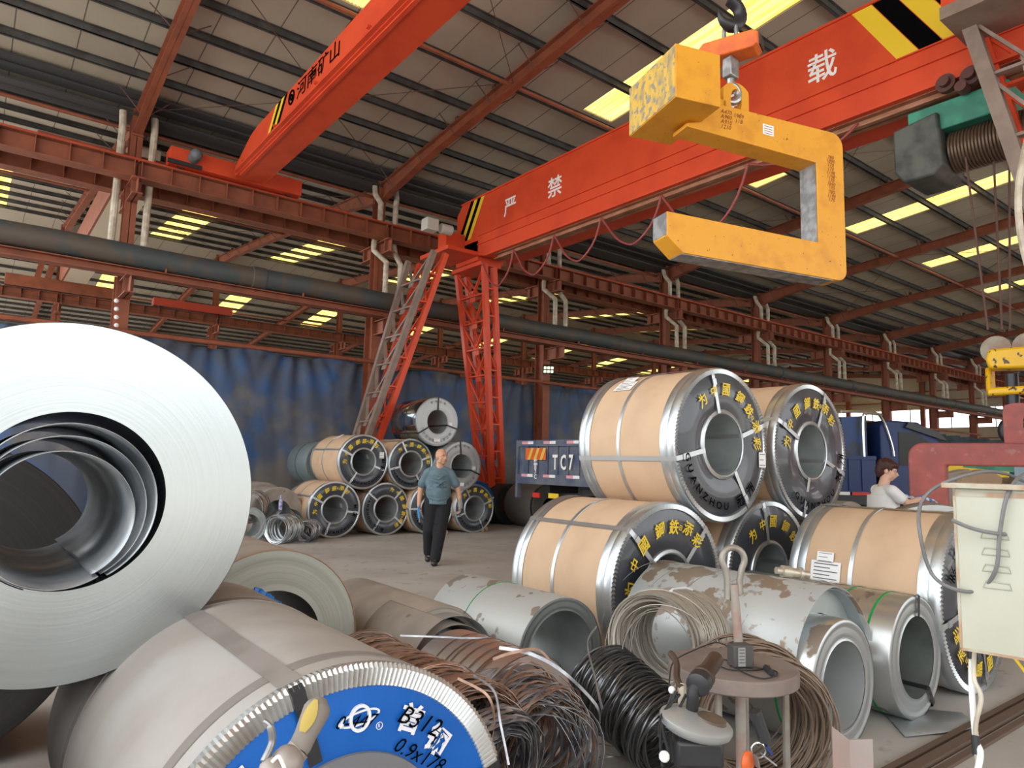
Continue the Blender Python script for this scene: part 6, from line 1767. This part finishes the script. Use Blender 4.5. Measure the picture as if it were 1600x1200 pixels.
g = G(); put_text(g, 'FINE', 0.035, (0.045, -0.206, 1.2), (1, 0, 0.0), (0, -0.0, 1)); put_text(g, 'SPORTING', 0.035, (0.045, -0.212, 1.165), (1, 0, 0), (0, 0, 1)); lab(g.build('shirt_print', m_blk_ink, sh, W=False, smooth=0), 'small dark print')
g = G()
limb(g, [(-0.085, 0, 0.94), (-0.12, 0.015, 0.52), (-0.118, 0.29, 0.15)], [0.13, 0.095, 0.08]); limb(g, [(0.085, 0, 0.94), (0.045, -0.055, 0.5), (-0.01, -0.055, 0.1)], [0.13, 0.1, 0.082])
g.ball((0, 0, 0.93), 0.165, 16, (1.05, 0.85, 0.6))
for k in range(5): limb(g, [(-0.05, -0.13+0.01*k, 0.62-0.1*k), (0.06, -0.13, 0.6-0.1*k)], [0.01, 0.016], 6)
lab(fuse(g, 'trousers', m_trouser, t, 0.01, 3), 'black trousers')
for (a, toe, tilt_) in ((anR, (-0.03, -0.2, 0.03), 0), (anL, (-0.125, 0.24, 0.03), 1)):
    g = G(); h_ = V(a)+V((0, 0.02, -0.05)) if not tilt_ else V(a)+V((0, 0.05, -0.02))
    limb(g, [h_, (h_+V(toe))/2, V(toe)+V((0, 0, 0.012))], [0.05, 0.052, 0.045], 10)
    o = fuse(g, 'shoe', m_blk, t, 0.01, 3); lab(o, 'black shoe')
g = G(); hand(g, V(wR)+V((0, 0, 0.01)), (0.03, -0.12, -1), (-1, -0.3, 0), 1.22, 0.8); limb(g, [V(wR)+V((0, 0, 0.05)), V(wR)-V((0, 0, 0.02))], [0.036, 0.034])
lab(fuse(g, 'glove', m_glove_g, t, 0.007, 2), 'grey work glove')
Mx = Matrix.Translation(t.location) @ Matrix.Rotation(D2R(-32), 4, 'Z')
q = Mx @ (V(wL)+V((0.0, -0.05, -0.09)))
g = G(); ku = (Mx.to_3x3() @ V((0.12, -0.2, -1))).normalized(); g.beam(q-ku*0.06, q+ku*0.1, 0.03, 0.018)
tt = thing('cutter', 'blue cutter held in the hand of the walking person', 'knife', q)
g.build('handle', M('bright blue plastic', (0.05, 0.3, 0.7), 0.4), tt)
g = G(); g.beam(q+ku*0.1, q+ku*0.17, 0.018, 0.003); g.build('blade', m_bare, tt)

# -- worker in white at right
wp = onX(1381, 742, 8.45); wp.z = 0
t = thing('person', 'person with dark reddish hair in white t shirt pushing the red hook', 'person', wp, D2R(52))
Rh = Matrix.Rotation(D2R(-32), 3, 'Z') @ Matrix.Rotation(D2R(14), 3, 'X')
hc = V((0, -0.05, 1.56))
g = G(); head(g, hc, 1.0, Rh); limb(g, [(0, 0.02, 1.36), (0, -0.02, 1.48)], [0.06, 0.055])
g.ball((0, 0.02, 1.2), 0.15, 16, (1.1, 0.75, 1.15)); g.ball((0, 0.02, 0.98), 0.15, 16, (1, 0.75, 1))
for sx in (-1, 1):
    s_, e_, w_ = (0.18*sx, 0.0, 1.33), (0.22*sx, -0.14, 1.2), (0.16*sx, -0.34, 1.26)
    limb(g, [(0.08*sx, 0.01, 1.35), s_, e_, w_], [0.055, 0.055, 0.042, 0.028])
    hand(g, w_, (0, -1, -0.1), (0, 0, -1), 1.0, 0.4)
    limb(g, [(0.09*sx, 0.02, 0.9), (0.1*sx, 0.0, 0.5), (0.1*sx, 0.03, 0.08)], [0.088, 0.055, 0.038]); limb(g, [(0.1*sx, 0.03, 0.08), (0.1*sx, -0.12, 0.04)], [0.036, 0.03])
fuse(g, 'body', m_skin2, t, 0.0075, 3); face_details(t, hc, 1.0, Rh, m_hair)
g = G()
def HB(p, r, s3): g.ball(hc+Rh@V(p), r, 16, s3, Rh)
HB((0, 0.03, 0.06), 0.105, (0.92, 1.0, 0.85)); HB((0, 0.07, 0.0), 0.085, (0.95, 0.8, 1.2)); HB((0, -0.045, 0.075), 0.07, (1.1, 0.8, 0.6))
rn = random.Random(2)
for k in range(60):
    a = rn.uniform(0, 2*PI); p = V((0.085*math.cos(a), 0.03+0.09*math.sin(a), rn.uniform(0.03, 0.1)))
    if p.y < -0.03: p.z = max(p.z, 0.055)
    limb(g, [hc+Rh@p, hc+Rh@(p*1.06+V((0, 0, -0.045)))], [0.014, 0.006], 6)
lab(fuse(g, 'hair', m_hair, t, 0.006, 1), 'dark reddish hair')
g = G()
g.ball((0, 0.01, 1.27), 0.145, 18, (1.2, 0.85, 0.9)); g.tube([(0, 0.02, 1.28), (0, 0.02, 1.1), (0, 0.02, 0.92), (0, 0.02, 0.88)], [0.165, 0.175, 0.18, 0.15], 24)
for sx in (-1, 1): limb(g, [(0.06*sx, 0.01, 1.35), (0.17*sx, 0.0, 1.33), (0.2*sx, -0.07, 1.255)], [0.06, 0.07, 0.068])
o = fuse(g, 't_shirt', m_white_cl, t, 0.009, 3); lab(o, 'white t shirt')
g = G(); g.tube([(0.215, -0.03+0.03*math.cos(a), 1.1+0.03*math.sin(a)) for a in [2*PI*k/16 for k in range(16)]], 0.005, 5, closed=True)
g = G()
for sx in (-1, 1): limb(g, [(0.085*sx, 0.02, 0.92), (0.1*sx, 0, 0.5), (0.1*sx, 0.03, 0.12)], [0.115, 0.085, 0.07])
fuse(g, 'trousers', m_trouser, t, 0.012, 3)
for sx in (-1, 1):
    g = G(); hand(g, (0.16*sx, -0.33, 1.26), (0, -1, -0.1), (0, 0, -1), 1.16, 0.4); limb(g, [(0.162*sx, -0.28, 1.245), (0.16*sx, -0.34, 1.26)], [0.034, 0.033])
    lab(fuse(g, 'glove', m_glove, t, 0.007, 2), 'blue and white glove')
    g = G(); limb(g, [(0.1*sx, 0.05, 0.045), (0.1*sx, -0.14, 0.04)], [0.045, 0.04]); fuse(g, 'shoe', m_blk, t, 0.01, 2)
g = G(); g.tube([hc+Rh@V((x_, -0.098+0.6*abs(x_)**1.5*2, 0.004)) for x_ in (-0.07, -0.045, -0.02, 0, 0.02, 0.045, 0.07)], 0.0022, 5)
g.tube([hc+Rh@V((0.07, -0.09, 0.004)), hc+Rh@V((0.078, 0.0, 0.0))], 0.002, 5)
for sx in (-1, 1): g.tube([hc+Rh@V((0.032*sx+0.022*math.cos(a), -0.097, -0.005+0.017*math.sin(a))) for a in [2*PI*k/16 for k in range(16)]], 0.0018, 5, closed=True)
g.build('glasses', m_chrome, t, W=False)
